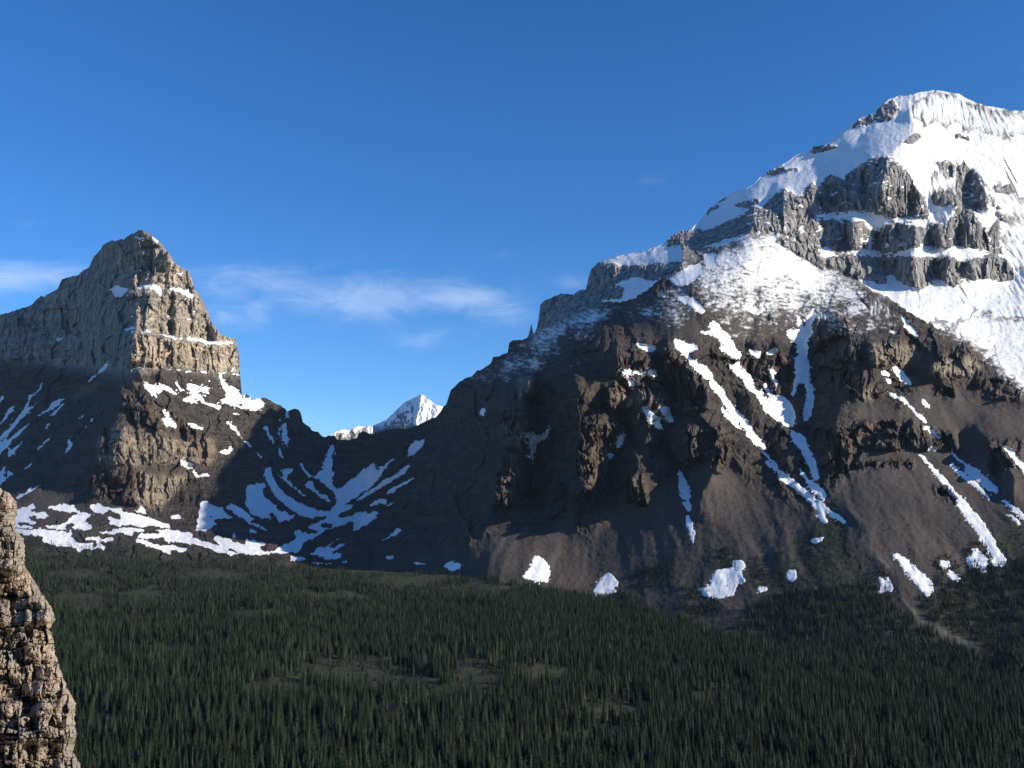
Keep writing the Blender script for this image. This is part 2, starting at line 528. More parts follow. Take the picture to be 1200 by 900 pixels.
# slopes that face left, away from the sun
LEFT_FACES = [
    [(400, 512), (470, 495), (530, 455), (590, 415), (612, 470), (598, 520), (590, 560), (575, 600), (545, 640), (500, 650), (440, 655), (420, 620), (430, 570)],
    zg((230, 90), (290, 0), (420, 0), (470, 60), (490, 130), (480, 250), (470, 420), (460, 560), (400, 610), (280, 630), (250, 540), (200, 450), (215, 330), (205, 260), (250, 150)),
    zg((610, 490), (680, 330), (720, 240), (800, 210), (790, 300), (740, 380), (700, 450), (680, 600), (640, 580), (630, 540)),
    zg((590, 240), (620, 230), (625, 340), (600, 320)), zg((500, 540), (560, 470), (570, 560), (530, 555)),
    zg((690, 180), (750, 130), (750, 200), (700, 240)),
    zg((0, 480), (60, 520), (60, 620), (110, 640), (0, 680)),
    zg((100, 180), (60, 330), (110, 440), (0, 560), (0, 200)),
    zg((890, 10), (960, 50), (1070, 90), (1060, 170), (1000, 230), (960, 260), (985, 380), (1090, 340), (1180, 260), (1100, 400), (1090, 480), (1040, 560), (1030, 660), (1000, 640), (990, 540), (960, 470), (900, 400), (860, 310), (900, 220), (950, 180), (900, 60)),
    z1((190, 530), (240, 520), (270, 600), (310, 640), (350, 640), (420, 760), (430, 820), (400, 890), (290, 895), (280, 830), (240, 730), (210, 640), (185, 600)),
    z1((540, 740), (640, 790), (650, 860), (600, 860)), z1((130, 700), (180, 690), (190, 790), (140, 800)),
    z1((600, 600), (660, 610), (680, 700), (650, 700)), z1((0, 820), (60, 790), (110, 880), (80, 950), (20, 900)),
    z2((700, 240), (760, 260), (800, 330), (820, 400), (870, 460), (800, 410), (740, 340)),
    z4((470, 20), (520, 80), (560, 150), (540, 230), (580, 270), (440, 260), (380, 200), (390, 140), (470, 110)),
    z4((750, 640), (850, 600), (960, 690), (950, 780), (940, 900), (1030, 1010), (860, 960), (800, 850), (740, 760)),
    z4((960, 680), (1010, 720), (1010, 870), (1100, 900), (1130, 1000), (1110, 1130), (1040, 1050), (1020, 980), (980, 850)),
    z4((850, 290), (940, 300), (1020, 280), (1050, 400), (960, 380), (880, 340)), z4((300, 310), (380, 300), (420, 370), (340, 350)),
    z4((560, 320), (640, 300), (690, 370), (620, 390)), z4((-40, 210), (40, 240), (30, 370), (-20, 420)),
    z4((720, 60), (800, 20), (860, 70), (760, 90)),
    z4((60, 710), (110, 680), (130, 740), (80, 760)), z4((180, 580), (210, 570), (215, 610), (190, 615)), z4((250, 575), (280, 570), (280, 605), (255, 605)),
    z4((380, 570), (410, 560), (405, 605), (385, 600)), z4((470, 710), (500, 700), (500, 750), (475, 745)), z4((650, 700), (690, 690), (740, 740), (700, 770)),
    y8((80, 100), (100, 0), (210, 0), (200, 110), (160, 200), (150, 280), (130, 150)),
    y8((160, 460), (200, 415), (250, 430), (290, 470), (330, 380), (430, 390), (430, 540), (370, 560), (210, 570), (165, 530)),
    y8((290, 640), (420, 600), (400, 790), (330, 760), (270, 700)), y8((520, 430), (600, 400), (620, 540), (560, 530)),
    y8((760, 360), (820, 330), (800, 450), (760, 520)), y8((810, 0), (870, 0), (930, 80), (940, 270), (870, 260), (815, 230)),
    y8((570, 660), (690, 600), (680, 700), (640, 790), (590, 760)), y8((385, 170), (450, 200), (450, 290), (400, 290)),
    y8((530, 180), (600, 170), (680, 180), (720, 230), (680, 300), (640, 380), (540, 280)),
    y8((200, 620), (270, 610), (260, 700), (210, 690)), y8((750, 640), (800, 630), (860, 700), (770, 720)),
    y6((0, 620), (380, 460), (390, 560), (300, 640), (180, 700), (0, 740)), y6((470, 440), (530, 340), (590, 330), (610, 420), (560, 470)),
    y6((910, 330), (950, 250), (1000, 300), (1000, 420), (930, 430)), y6((980, 530), (1060, 500), (1090, 560), (1080, 720), (1010, 680)),
    y6((870, 580), (930, 570), (940, 680), (900, 670)), y6((1150, 200), (1200, 150), (1200, 350), (1160, 330)),
    y7((0, 640), (0, 480), (100, 360), (290, 320), (390, 230), (400, 310), (450, 350), (350, 450), (270, 540), (100, 570), (20, 640)),
    y6((0, 600), (0, 560), (100, 500), (350, 380), (500, 290), (700, 190), (860, 100), (1000, 0), (1060, 0), (1200, 0), (1200, 60), (1100, 130), (900, 200), (800, 260), (700, 350), (620, 310), (480, 400), (300, 480), (100, 590)),
    y5((0, 900), (0, 800), (100, 760), (190, 690), (330, 460), (530, 420), (560, 260), (750, 260), (960, 160), (1200, 100), (1200, 260), (1060, 340), (900, 480), (760, 560), (600, 680), (320, 800), (270, 900)),
    y5((270, 900), (330, 790), (600, 700), (700, 740), (760, 800), (700, 900)),
    za((0, 520), (140, 470), (270, 390), (420, 290), (480, 190), (560, 165), (560, 230), (520, 290), (530, 370), (600, 390), (560, 450), (600, 500), (640, 560), (620, 640), (610, 740), (570, 820), (560, 900), (300, 900), (-500, 900), (-500, 620)),
    zb((-500, 0), (580, 0), (560, 100), (540, 200), (480, 270), (450, 360), (470, 400), (300, 520), (200, 490), (60, 590), (-500, 600)),
    za((700, 180), (720, 190), (720, 330), (700, 320)), za((790, 400), (815, 410), (815, 590), (795, 590)), za((965, 560), (1000, 580), (1010, 640), (970, 630)),
]
GULLY_FACES = [(z1((930, 440), (960, 420), (1010, 400), (1060, 420), (1100, 500), (1120, 620), (1130, 740), (1060, 820), (1040, 900), (1030, 1000), (1000, 1060), (985, 1150), (960, 1170), (960, 1100), (920, 960), (890, 920), (930, 860), (935, 760), (915, 620), (925, 500)), .7),
    (z1((760, 590), (830, 570), (845, 640), (840, 760), (880, 720), (895, 800), (860, 870), (840, 860), (800, 780), (770, 700)), .3)]
# facets turned to the sun
RIGHT_FACES = [y8((205, 110), (250, 0), (330, 30), (400, 180), (400, 320), (180, 320)), y8((430, 390), (490, 400), (550, 550), (440, 530)), y8((610, 420), (740, 400), (760, 520), (640, 540)),
    y8((830, 400), (880, 420), (950, 560), (820, 550)), y8((420, 600), (540, 600), (550, 700), (480, 790), (400, 780)), y8((0, 600), (190, 600), (200, 740), (0, 730)), y8((0, 320), (90, 330), (150, 440), (150, 560), (0, 540)), y8((940, 620), (1060, 620), (1120, 700), (1100, 780), (980, 770)),
    y6((760, 290), (830, 280), (910, 420), (860, 560), (720, 430)), y6((1080, 300), (1130, 200), (1160, 400), (1090, 450)), y6((600, 440), (740, 420), (740, 640), (560, 590)), y8((0, 200), (50, 60), (90, 180), (60, 270)),
    za((640, 200), (700, 150), (890, 320), (980, 500), (1100, 640), (1130, 790), (620, 770), (650, 600)), zb((580, 60), (1000, 240), (1000, 380), (760, 560), (560, 400)),
    zg((120, 200), (200, 230), (240, 540), (130, 600)), zg((490, 230), (590, 240), (600, 470), (490, 520)), zg((980, 260), (1080, 260), (1060, 340), (1000, 380)), z4((120, 20), (300, 20), (380, 180), (140, 170)), z4((700, 60), (860, 60), (900, 190), (720, 250)), z4((960, 740), (1010, 860), (950, 920))]
TIERS = [(za((600, 600), (640, 590), (1100, 640), (1130, 800), (780, 770), (590, 810), (615, 740)), 1.0), (za((600, 450), (640, 390), (930, 430), (1080, 630), (800, 610), (640, 590)), .75), (za((640, 420), (770, 430), (780, 600), (640, 585)), .75),
    (za((520, 300), (560, 200), (640, 160), (740, 170), (790, 230), (900, 330), (910, 400), (640, 390), (530, 370)), .78), (za((220, 420), (310, 400), (310, 470), (230, 510)), .6), (za((300, 640), (620, 620), (600, 740), (300, 740)), .12)]  # tan share per rock tier; sunlit parts painted paler than the shaded left face
GROOVES = [(za((705, 190), (724, 190), (722, 335), (705, 335)), 34), (za((795, 400), (817, 400), (814, 600), (796, 600)), 36), (za((640, 310), (662, 330), (660, 385), (640, 385)), 24), (za((540, 300), (562, 290), (557, 370), (540, 360)), 24), (za((878, 430), (893, 430), (903, 600), (890, 600)), 18),
    (za((965, 560), (1000, 570), (1010, 640), (970, 640)), 30), (za((740, 420), (753, 420), (758, 590), (746, 590)), 16), (za((310, 450), (332, 450), (327, 620), (312, 620)), 30), (za((545, 440), (590, 430), (600, 540), (560, 560)), 45), (za((205, 640), (222, 640), (217, 740), (203, 740)), 20),
    (za((380, 640), (394, 640), (390, 740), (378, 740)), 20), (za((450, 640), (464, 640), (461, 740), (450, 740)), 20), (zb((488, 260), (512, 230), (508, 370), (490, 370)), 35), (zb((838, 250), (872, 260), (870, 310), (842, 300)), 35), (zb((640, 460), (655, 460), (660, 600), (645, 600)), 22), (zb((695, 480), (708, 480), (708, 620), (697, 620)), 22),
    (za((470, 480), (505, 440), (515, 530), (480, 540)), 30), (za((590, 460), (640, 420), (640, 540), (600, 500)), 26)]
for gx_, gw_, gd_ in ((690, 8, 12), (735, 10, 16), (830, 11, 16), (862, 7, 9), (900, 9, 14), (950, 8, 12), (1010, 12, 16), (1060, 10, 14), (655, 6, 8), (780, 7, 9)):
    GROOVES.append((za((gx_, 645), (gx_ + gw_, 645), (gx_ + gw_ + 2, 770), (gx_ + 1, 770)), gd_))
for gx_, gw_, gd_ in ((545, 8, 14), (590, 7, 12), (640, 8, 14), (690, 9, 14), (735, 7, 10), (790, 9, 14), (900, 9, 14), (940, 8, 12), (965, 7, 10)):
    GROOVES.append((zb((gx_, 275), (gx_ + gw_, 275), (gx_ + gw_, 385), (gx_ + 1, 385)), gd_))
# ribs that stand out into the sun
RIBS = [(z6((560, 410), (640, 270), (740, 230), (770, 330), (700, 400), (740, 600), (680, 780), (640, 880), (520, 880), (520, 560), (480, 480)), 170), (zg((110, 180), (200, 220), (240, 540), (130, 620), (60, 600)), 110),
    (zg((490, 230), (590, 180), (640, 240), (600, 470), (560, 560), (480, 560)), 60), (zg((580, 60), (700, 60), (700, 150), (600, 150)), 40), (zg((760, 60), (880, 80), (900, 180), (800, 220)), 45), (zg((970, 250), (1150, 250), (1080, 340), (1000, 390)), 45),
    (zg((740, 350), (860, 320), (900, 450), (760, 600), (700, 600)), 45), (z4((110, 0), (370, 0), (380, 180), (150, 170)), 40), (z4((560, 130), (850, 40), (900, 200), (740, 260), (560, 260)), 40), (zb((520, 240), (840, 280), (1000, 300), (960, 420), (520, 420)), 25),
    (z2((300, 210), (540, 200), (450, 330), (340, 350)), 40), (z1((0, 560), (180, 570), (190, 690), (0, 680)), 40), (z1((700, 250), (890, 400), (760, 600), (640, 560)), 20)]
# cliff bands (steep) of the mountains
CLIFFS = [
    [(820, 272), (837, 268), (853, 260), (870, 252), (883, 245), (898, 243), (900, 237), (910, 227), (920, 222), (935, 232), (942, 228), (952, 214), (960, 222),
     (962, 215), (973, 204), (990, 213), (992, 205), (1003, 198), (1010, 193), (1020, 187), (1040, 184), (1050, 190), (1060, 197), (1065, 205), (1073, 220),
     (1082, 233), (1087, 240), (1088, 256), (1060, 254), (1035, 255), (1024, 248), (1010, 248), (1000, 247), (985, 248), (962, 250), (958, 245), (955, 258), (958, 270),
     (960, 285), (962, 292), (945, 287), (925, 275), (908, 272), (890, 271), (868, 275), (850, 280), (835, 285), (820, 290), (800, 292), (800, 278)],
    [(955, 260), (990, 257), (1000, 262), (1012, 258), (1018, 272), (1027, 272), (1040, 262), (1070, 263), (1085, 270), (1092, 260), (1105, 265), (1115, 258),
     (1120, 250), (1135, 240), (1145, 255), (1150, 265), (1158, 275), (1165, 262), (1170, 258), (1172, 290), (1175, 298), (1165, 293), (1145, 292), (1125, 287),
     (1105, 292), (1092, 288), (1082, 290), (1070, 290), (1050, 295), (1035, 296), (1027, 293), (1000, 292), (985, 297), (975, 292), (962, 285)],
    [(970, 303), (985, 300), (1000, 300), (1032, 302), (1070, 301), (1090, 303), (1110, 300), (1118, 303), (1125, 308), (1150, 302), (1165, 298), (1180, 305),
     (1187, 318), (1188, 328), (1170, 330), (1160, 325), (1140, 328), (1125, 326), (1128, 332), (1115, 335), (1105, 328), (1095, 325), (1088, 335), (1078, 340),
     (1070, 336), (1060, 333), (1050, 325), (1042, 320), (1035, 318), (1040, 332), (1030, 332), (1018, 328), (1005, 328), (1000, 322), (985, 318), (970, 312)],
    [(912, 278), (930, 283), (955, 290), (962, 300), (970, 310), (965, 315), (945, 305), (930, 295), (918, 288)],
    [(1120, 200), (1130, 188), (1136, 198), (1145, 205), (1155, 225), (1158, 246), (1148, 246), (1137, 240), (1128, 245), (1120, 250), (1118, 235), (1122, 215)],
    [(1090, 230), (1100, 226), (1118, 222), (1115, 240), (1105, 242), (1095, 240)], [(1098, 190), (1110, 188), (1120, 195), (1118, 205), (1112, 210), (1105, 205)],
    [(1165, 217), (1175, 220), (1185, 215), (1190, 225), (1180, 227), (1165, 225)], [(1160, 228), (1172, 240), (1175, 245), (1165, 243)], [(1168, 247), (1180, 252), (1183, 260), (1172, 258)],
    y7((160, 250), (220, 190), (280, 170), (330, 230), (290, 250), (270, 300), (200, 325), (170, 310)), y7((0, 330), (60, 310), (110, 270), (140, 270), (150, 300), (90, 340), (0, 362)),
    y7((340, 465), (380, 440), (430, 400), (480, 405), (480, 430), (420, 470)), y7((720, 405), (770, 395), (820, 430), (810, 440), (730, 425)),
    y6((770, 45), (800, 10), (960, 0), (965, 15), (860, 50), (800, 58)), y6((560, 180), (600, 190), (695, 175), (700, 165), (550, 160), (470, 195), (480, 215), (560, 210)),
    y6((50, 490), (60, 450), (130, 420), (140, 435)), y6((120, 395), (185, 360), (190, 375), (130, 410)), y6((230, 430), (330, 395), (415, 380), (415, 410), (300, 440)),
    y5((530, 420), (535, 330), (570, 250), (610, 235), (660, 240), (700, 235), (760, 265), (800, 245), (860, 250), (910, 250), (890, 300), (860, 310), (840, 330), (780, 320), (740, 370), (680, 390), (600, 410)),
    y5((895, 310), (920, 260), (1000, 240), (1200, 225), (1200, 270), (1100, 330), (1060, 330), (980, 350), (900, 330)),
    y5((160, 720), (190, 600), (195, 530), (250, 480), (350, 455), (430, 480), (540, 430), (700, 410), (790, 400), (770, 470), (600, 500), (580, 550), (530, 540), (460, 590), (420, 590), (330, 640), (240, 690)),
    y5((1085, 110), (1130, 50), (1180, 10), (1260, 0), (1320, -10), (1320, 80), (1200, 98)),
]
LOW_CLIFFS = [
    za((0, 540), (140, 480), (280, 390), (430, 290), (480, 195), (600, 150), (740, 180), (900, 330), (980, 500), (1100, 630), (1130, 780), (1000, 800), (780, 760), (620, 770), (560, 760), (300, 740), (0, 720)),
    zb((460, 300), (560, 240), (760, 270), (850, 310), (1000, 290), (1010, 390), (960, 420), (820, 400), (500, 420), (460, 380)),
    zb((560, 80), (700, 110), (850, 200), (960, 260), (860, 290), (620, 220), (560, 140)),
    zb((420, 470), (640, 450), (760, 480), (900, 480), (800, 560), (740, 640), (560, 590), (430, 560)),
    z4((100, 20), (300, 0), (480, 10), (470, 120), (380, 180), (140, 170)), z4((540, 90), (700, 40), (860, 30), (930, 190), (850, 260), (560, 260)), z4((40, 300), (150, 310), (160, 400), (50, 420)),
    z4((850, 270), (1060, 270), (1200, 380), (1200, 410), (960, 400)), z4((560, 310), (700, 300), (720, 400), (560, 380)),
    z4((0, 590), (440, 560), (600, 620), (720, 640), (760, 770), (640, 760), (480, 760), (0, 770), (0, 680), (400, 690), (0, 620)), z4((940, 690), (1000, 690), (1200, 690), (1200, 900), (1100, 860), (1000, 960), (950, 900)),
    z4((0, 570), (440, 555), (440, 612), (0, 622)), z4((0, 690), (500, 700), (500, 760), (0, 770)), z5((0, 15), (420, 0), (430, 40), (0, 50)), z5((560, 180), (680, 200), (740, 300), (600, 250)),
    z1((0, 560), (190, 580), (190, 660), (0, 660)), z1((0, 690), (240, 740), (250, 800), (100, 830), (0, 800)),
    zg((100, 200), (200, 220), (260, 540), (130, 620), (60, 560), (120, 420)), zg((170, 30), (260, 0), (270, 90), (180, 110)), zg((480, 230), (700, 220), (640, 330), (600, 480), (480, 560), (470, 420)),
    zg((580, 60), (760, 60), (880, 110), (880, 150), (700, 160), (580, 150)), zg((960, 250), (1160, 250), (1100, 400), (980, 390)), zg((730, 340), (870, 330), (800, 400)),
    zg((690, 470), (780, 460), (800, 610), (700, 600)), z2((1000, 190), (1180, 200), (1180, 300), (1100, 400), (1000, 460), (1000, 300)), z2((450, 310), (560, 280), (500, 420), (460, 420)),
    z1((900, 400), (1100, 420), (1180, 700), (1120, 760), (1000, 700)), z1((500, 600), (830, 590), (830, 760), (600, 720)), z1((220, 540), (430, 700), (440, 840), (260, 860)),
]

# ---- snow lying in gullies and at the foot of the walls: one object each
PATCHES = [
    ("branching white snow couloir dropping from the dusted slope, forked at its top", z1((930, 360), (945, 395), (925, 440), (925, 495), (900, 510), (905, 560), (905, 600), (915, 640), (918, 710), (885, 715), (860, 715), (845, 770), (832, 778), (835, 735), (850, 690), (848, 650), (848, 600), (862, 580), (850, 520), (825, 510), (805, 478), (815, 462), (865, 475), (862, 440), (855, 415), (868, 410), (882, 445), (885, 480), (898, 440), (895, 405), (915, 395))),
    ("blue shaded snow strip directly below the forked couloir", z1((885, 722), (930, 715), (935, 790), (925, 850), (905, 895), (885, 895), (890, 820), (905, 770), (900, 740))),
    ("broad fan of white snow filling the gully left of the forked couloir", z1((530, 625), (560, 630), (580, 620), (600, 645), (635, 680), (657, 725), (650, 735), (690, 765), (720, 800), (740, 812), (735, 785), (700, 740), (690, 715), (712, 722), (745, 775), (780, 778), (830, 810), (845, 850), (848, 895), (835, 925), (800, 915), (760, 890), (710, 850), (680, 800), (660, 765), (620, 740), (608, 715), (590, 690), (560, 660))),
    ("blue shaded snow ribbon in the dark gully under the broad snow fan", z2((828, 210), (840, 225), (890, 245), (905, 290), (935, 345), (950, 390), (962, 440), (955, 452), (930, 440), (915, 400), (895, 350), (870, 305), (840, 270), (828, 245))),
    ("short pointed snow tongue beside the upper edge of the longest streak", z2((862, 390), (880, 405), (900, 435), (945, 465), (980, 495), (992, 520), (990, 545), (965, 530), (930, 505), (905, 465), (880, 435))),
    ("ragged top end of the long diagonal snow line, broad and notched", z1((275, 510), (290, 505), (320, 520), (350, 530), (388, 530), (390, 560), (360, 570), (340, 568), (350, 590), (390, 625), (430, 640), (462, 675), (462, 700), (430, 698), (395, 672), (370, 640), (350, 610), (325, 580), (285, 550))),
    ("middle stretch of the long diagonal snow line across the brown face", z1((440, 705), (475, 710), (510, 745), (530, 790), (560, 830), (600, 870), (640, 920), (650, 935), (690, 990), (715, 1020), (705, 1028), (660, 1000), (615, 960), (618, 940), (580, 890), (545, 855), (510, 810), (490, 775), (450, 735))),
    ("thin snow sliver running parallel beside the middle diagonal stretch", z1((495, 825), (520, 845), (560, 885), (600, 930), (605, 938), (570, 920), (530, 880), (505, 850))),
    ("longest diagonal snow streak, split in two at its lower end", z2((683, 310), (700, 315), (745, 360), (780, 405), (840, 450), (900, 500), (960, 550), (1010, 590), (1060, 620), (1085, 645), (1083, 662), (1050, 640), (1000, 610), (975, 590), (995, 640), (995, 660), (970, 645), (950, 625), (955, 600), (920, 560), (880, 525), (850, 495), (810, 470), (765, 430), (770, 415), (735, 395), (705, 365), (720, 362), (740, 375), (745, 370), (710, 340))),
    ("wedge of snow on the brown shoulder just below the dusted summit slope", z1((290, 325), (325, 300), (360, 315), (390, 330), (415, 360), (432, 385), (400, 390), (385, 385), (375, 365), (335, 345))),
    ("ragged snow strip with a side arm, below the shoulder wedge", z1((395, 475), (425, 470), (455, 465), (445, 430), (470, 428), (490, 440), (500, 470), (540, 490), (555, 530), (585, 565), (598, 590), (580, 605), (550, 590), (520, 575), (490, 550), (515, 545), (490, 510), (465, 490), (430, 488))),
    ("flat lens of snow on the ledge over the dark rock pillars", z1((100, 535), (130, 530), (160, 540), (203, 550), (180, 568), (150, 565), (115, 550))),
    ("hook shaped snow band on the ledge under the rock pillars", z1((22, 650), (50, 650), (75, 660), (120, 658), (145, 665), (130, 680), (95, 675), (75, 670), (80, 690), (100, 720), (90, 735), (60, 720), (70, 705), (62, 685), (40, 668))),
    ("short snow bar right of the hook shaped band", z1((153, 650), (175, 655), (203, 675), (200, 688), (175, 680), (155, 668))),
    ("small triangular snow patch between the ragged strip and the couloir", z1((620, 550), (650, 560), (690, 570), (680, 595), (660, 600), (640, 580))),
    ("small snow wing beside the small triangular patch", z1((712, 572), (735, 552), (765, 560), (745, 580), (720, 582))),
    ("broken chain of snow spots above the broad fan", z1((725, 645), (750, 650), (755, 670), (745, 690), (765, 700), (760, 750), (752, 720), (735, 680))),
    ("slim snow patch lying on the dusted slope", z1((590, 345), (630, 355), (690, 372), (697, 388), (670, 395), (630, 380))),
    ("slanting snow blade on the left of two under the pillared wall", z1((122, 825), (150, 830), (185, 855), (205, 885), (225, 930), (215, 935), (180, 910), (150, 870))),
    ("snow blade with a broad top, right of two under the pillared wall", z1((205, 830), (240, 825), (260, 840), (270, 870), (275, 890), (262, 900), (240, 880), (220, 850))),
    ("upper piece of the upright broken snow streak on the scree", z2((297, 405), (320, 415), (330, 445), (350, 480), (358, 540), (330, 540), (308, 525), (300, 490), (303, 455))),
    ("small middle piece of the upright broken snow streak", z2((315, 548), (345, 550), (360, 580), (360, 605), (340, 590))),
    ("lower tapering piece of the upright broken snow streak", z2((338, 618), (360, 625), (358, 645), (378, 690), (372, 745), (365, 752), (358, 715), (345, 680), (332, 655))),
    ("rounded white snow patch at the forest edge, leftmost large one", zh((345, 205), (375, 210), (405, 240), (422, 285), (405, 330), (350, 322), (280, 305), (320, 275))),
    ("pointed white snow patch at the forest edge, second from the left", zh((690, 283), (715, 295), (738, 330), (735, 350), (715, 360), (735, 372), (680, 398), (640, 385), (618, 372), (650, 325))),
    ("wide ragged snow patch at the foot of the central scree", zj((48, 272), (95, 265), (110, 210), (150, 200), (185, 200), (180, 170), (215, 172), (218, 195), (205, 215), (220, 245), (190, 255), (180, 290), (130, 303), (80, 295))),
    ("small upright snow blob right of the wide ragged patch", zj((365, 205), (395, 203), (400, 235), (385, 250), (370, 240))),
    ("small oval snow spot between the ragged patch and the upright blob", zj((262, 262), (295, 262), (302, 275), (265, 280))),
    ("slanting leaf shaped snow patch low on the right scree", zi((685, 295), (700, 295), (755, 325), (750, 335), (780, 350), (790, 365), (845, 410), (848, 430), (830, 470), (800, 445), (770, 405), (720, 345))),
    ("notched snow patch among shrubs left of the leaf shaped patch", zi((628, 385), (650, 390), (655, 410), (665, 385), (690, 430), (685, 445), (650, 445), (630, 455), (640, 420))),
    ("long snow streak down the right scree with a bulging lower end", z5((448, -50), (470, -45), (520, 0), (580, 60), (640, 110), (690, 190), (750, 240), (820, 320), (880, 390), (940, 470), (990, 550), (1000, 590), (1050, 660), (1080, 715), (1060, 742), (990, 740), (960, 710), (980, 690), (960, 640), (920, 590), (890, 550), (860, 480), (800, 420), (770, 370), (740, 330), (725, 305), (740, 295), (700, 235), (670, 190), (600, 130), (560, 80), (520, 20), (480, -15))),
    ("narrow snow strip right of the long bulging streak", z5((675, 20), (700, 25), (780, 90), (840, 140), (900, 190), (965, 265), (955, 275), (910, 235), (860, 190), (800, 145), (760, 110), (710, 70), (685, 45))),
    ("thicker snow strip with a thin tail at its top, farther right than the narrow strip", z5((668, -75), (690, -70), (740, -25), (770, 0), (800, 25), (870, 65), (950, 130), (1005, 180), (1022, 215), (1010, 238), (960, 210), (900, 160), (840, 115), (800, 85), (770, 15), (745, 10), (700, -45))),
    ("snow strip running out of the photo's right edge on the lower scree", z5((1035, 265), (1060, 275), (1120, 310), (1170, 350), (1225, 400), (1225, 440), (1160, 385), (1110, 335), (1060, 295))),
    ("small slanting snow dash under the strip at the right edge", z5((1062, 362), (1100, 380), (1150, 405), (1185, 445), (1160, 450), (1110, 410))),
    ("snow streak below the right hand cliff leaving the photo's right edge", z4((1052, 745), (1085, 738), (1130, 785), (1180, 840), (1225, 900), (1225, 950), (1170, 890), (1120, 820))),
    ("slanting snow bar under the orange columned cliff", z4((262, 175), (300, 180), (365, 215), (350, 225), (380, 260), (410, 300), (395, 312), (340, 270), (300, 230))),
    ("small snow spot, upper of two left of the bar under the orange cliff", z4((190, 205), (230, 210), (272, 240), (240, 243), (200, 232))),
    ("small snow spot, lower of two left of the bar under the orange cliff", z4((225, 258), (255, 258), (270, 285), (265, 308), (235, 290))),
    ("forked snow streak crossing the smooth dark slope below the orange cliff", z4((245, 362), (280, 362), (325, 395), (330, 370), (380, 420), (440, 490), (500, 540), (527, 570), (510, 575), (450, 530), (390, 460), (345, 420), (310, 405), (255, 378))),
    ("short snow bar continuing below the forked streak", z4((475, 592), (520, 600), (570, 635), (620, 672), (610, 685), (575, 672), (530, 635))),
    ("stubby snow fleck right of the forked streak", z4((475, 405), (500, 410), (530, 440), (540, 475), (520, 470), (485, 435))),
    ("tiny snow fleck above the top of the long bulging streak", z4((538, 742), (560, 745), (592, 768), (575, 775), (545, 765))),
    ("small square snow patch among dark shrubs on the right slope", z5((605, 705), (670, 702), (690, 745), (650, 758), (618, 750))),
    ("lumpy snow patch with dark shrubs beside the bulging end of the long streak", z5((840, 615), (880, 630), (915, 660), (945, 695), (930, 725), (940, 775), (905, 795), (880, 780), (890, 740), (860, 715), (850, 755), (810, 740), (795, 700), (800, 680), (835, 670))),
    ("speckled snow patch under the small square patch on the right slope", z5((665, 765), (690, 770), (720, 800), (755, 830), (745, 850), (690, 835), (668, 815))),
    ("slanting snow fleck on the dark crest above the orange columned cliff", z3((332, 655), (355, 665), (390, 720), (440, 765), (455, 805), (430, 800), (350, 735), (360, 715))),
    ("tiny snow dot on the crest left of the slanting crest fleck", z3((258, 765), (300, 762), (312, 778), (280, 790))),
    ("blue shaded snow patch with two arms in the dark hollow of the left buttress", z6((670, 655), (700, 660), (760, 655), (820, 672), (835, 640), (838, 590), (862, 620), (865, 640), (830, 690), (800, 695), (775, 705), (765, 760), (745, 860), (740, 850), (745, 815), (700, 805), (735, 795), (735, 750), (715, 715), (690, 695))),
    ("small blue shaded snow spot on the dark left flank", z6((372, 490), (400, 465), (420, 490), (405, 512), (380, 525))),
    ("blue shaded snow spot between two rock ribs", zg((660, 290), (690, 265), (690, 300), (650, 345), (648, 320))),
    ("tiny sunlit snow spot at the foot of a rock rib", zg((610, 365), (638, 360), (635, 385), (615, 392))),
    ("white snow patch with a peaked top at the left end of the forest edge scree", y4((1075, 625), (1130, 582), (1150, 600), (1200, 605), (1200, 640), (1130, 655), (1100, 635))),
    ("small snow smear among shrubs above the gravel chute", zi((365, 242), (395, 235), (420, 230), (405, 250), (375, 255))),
]

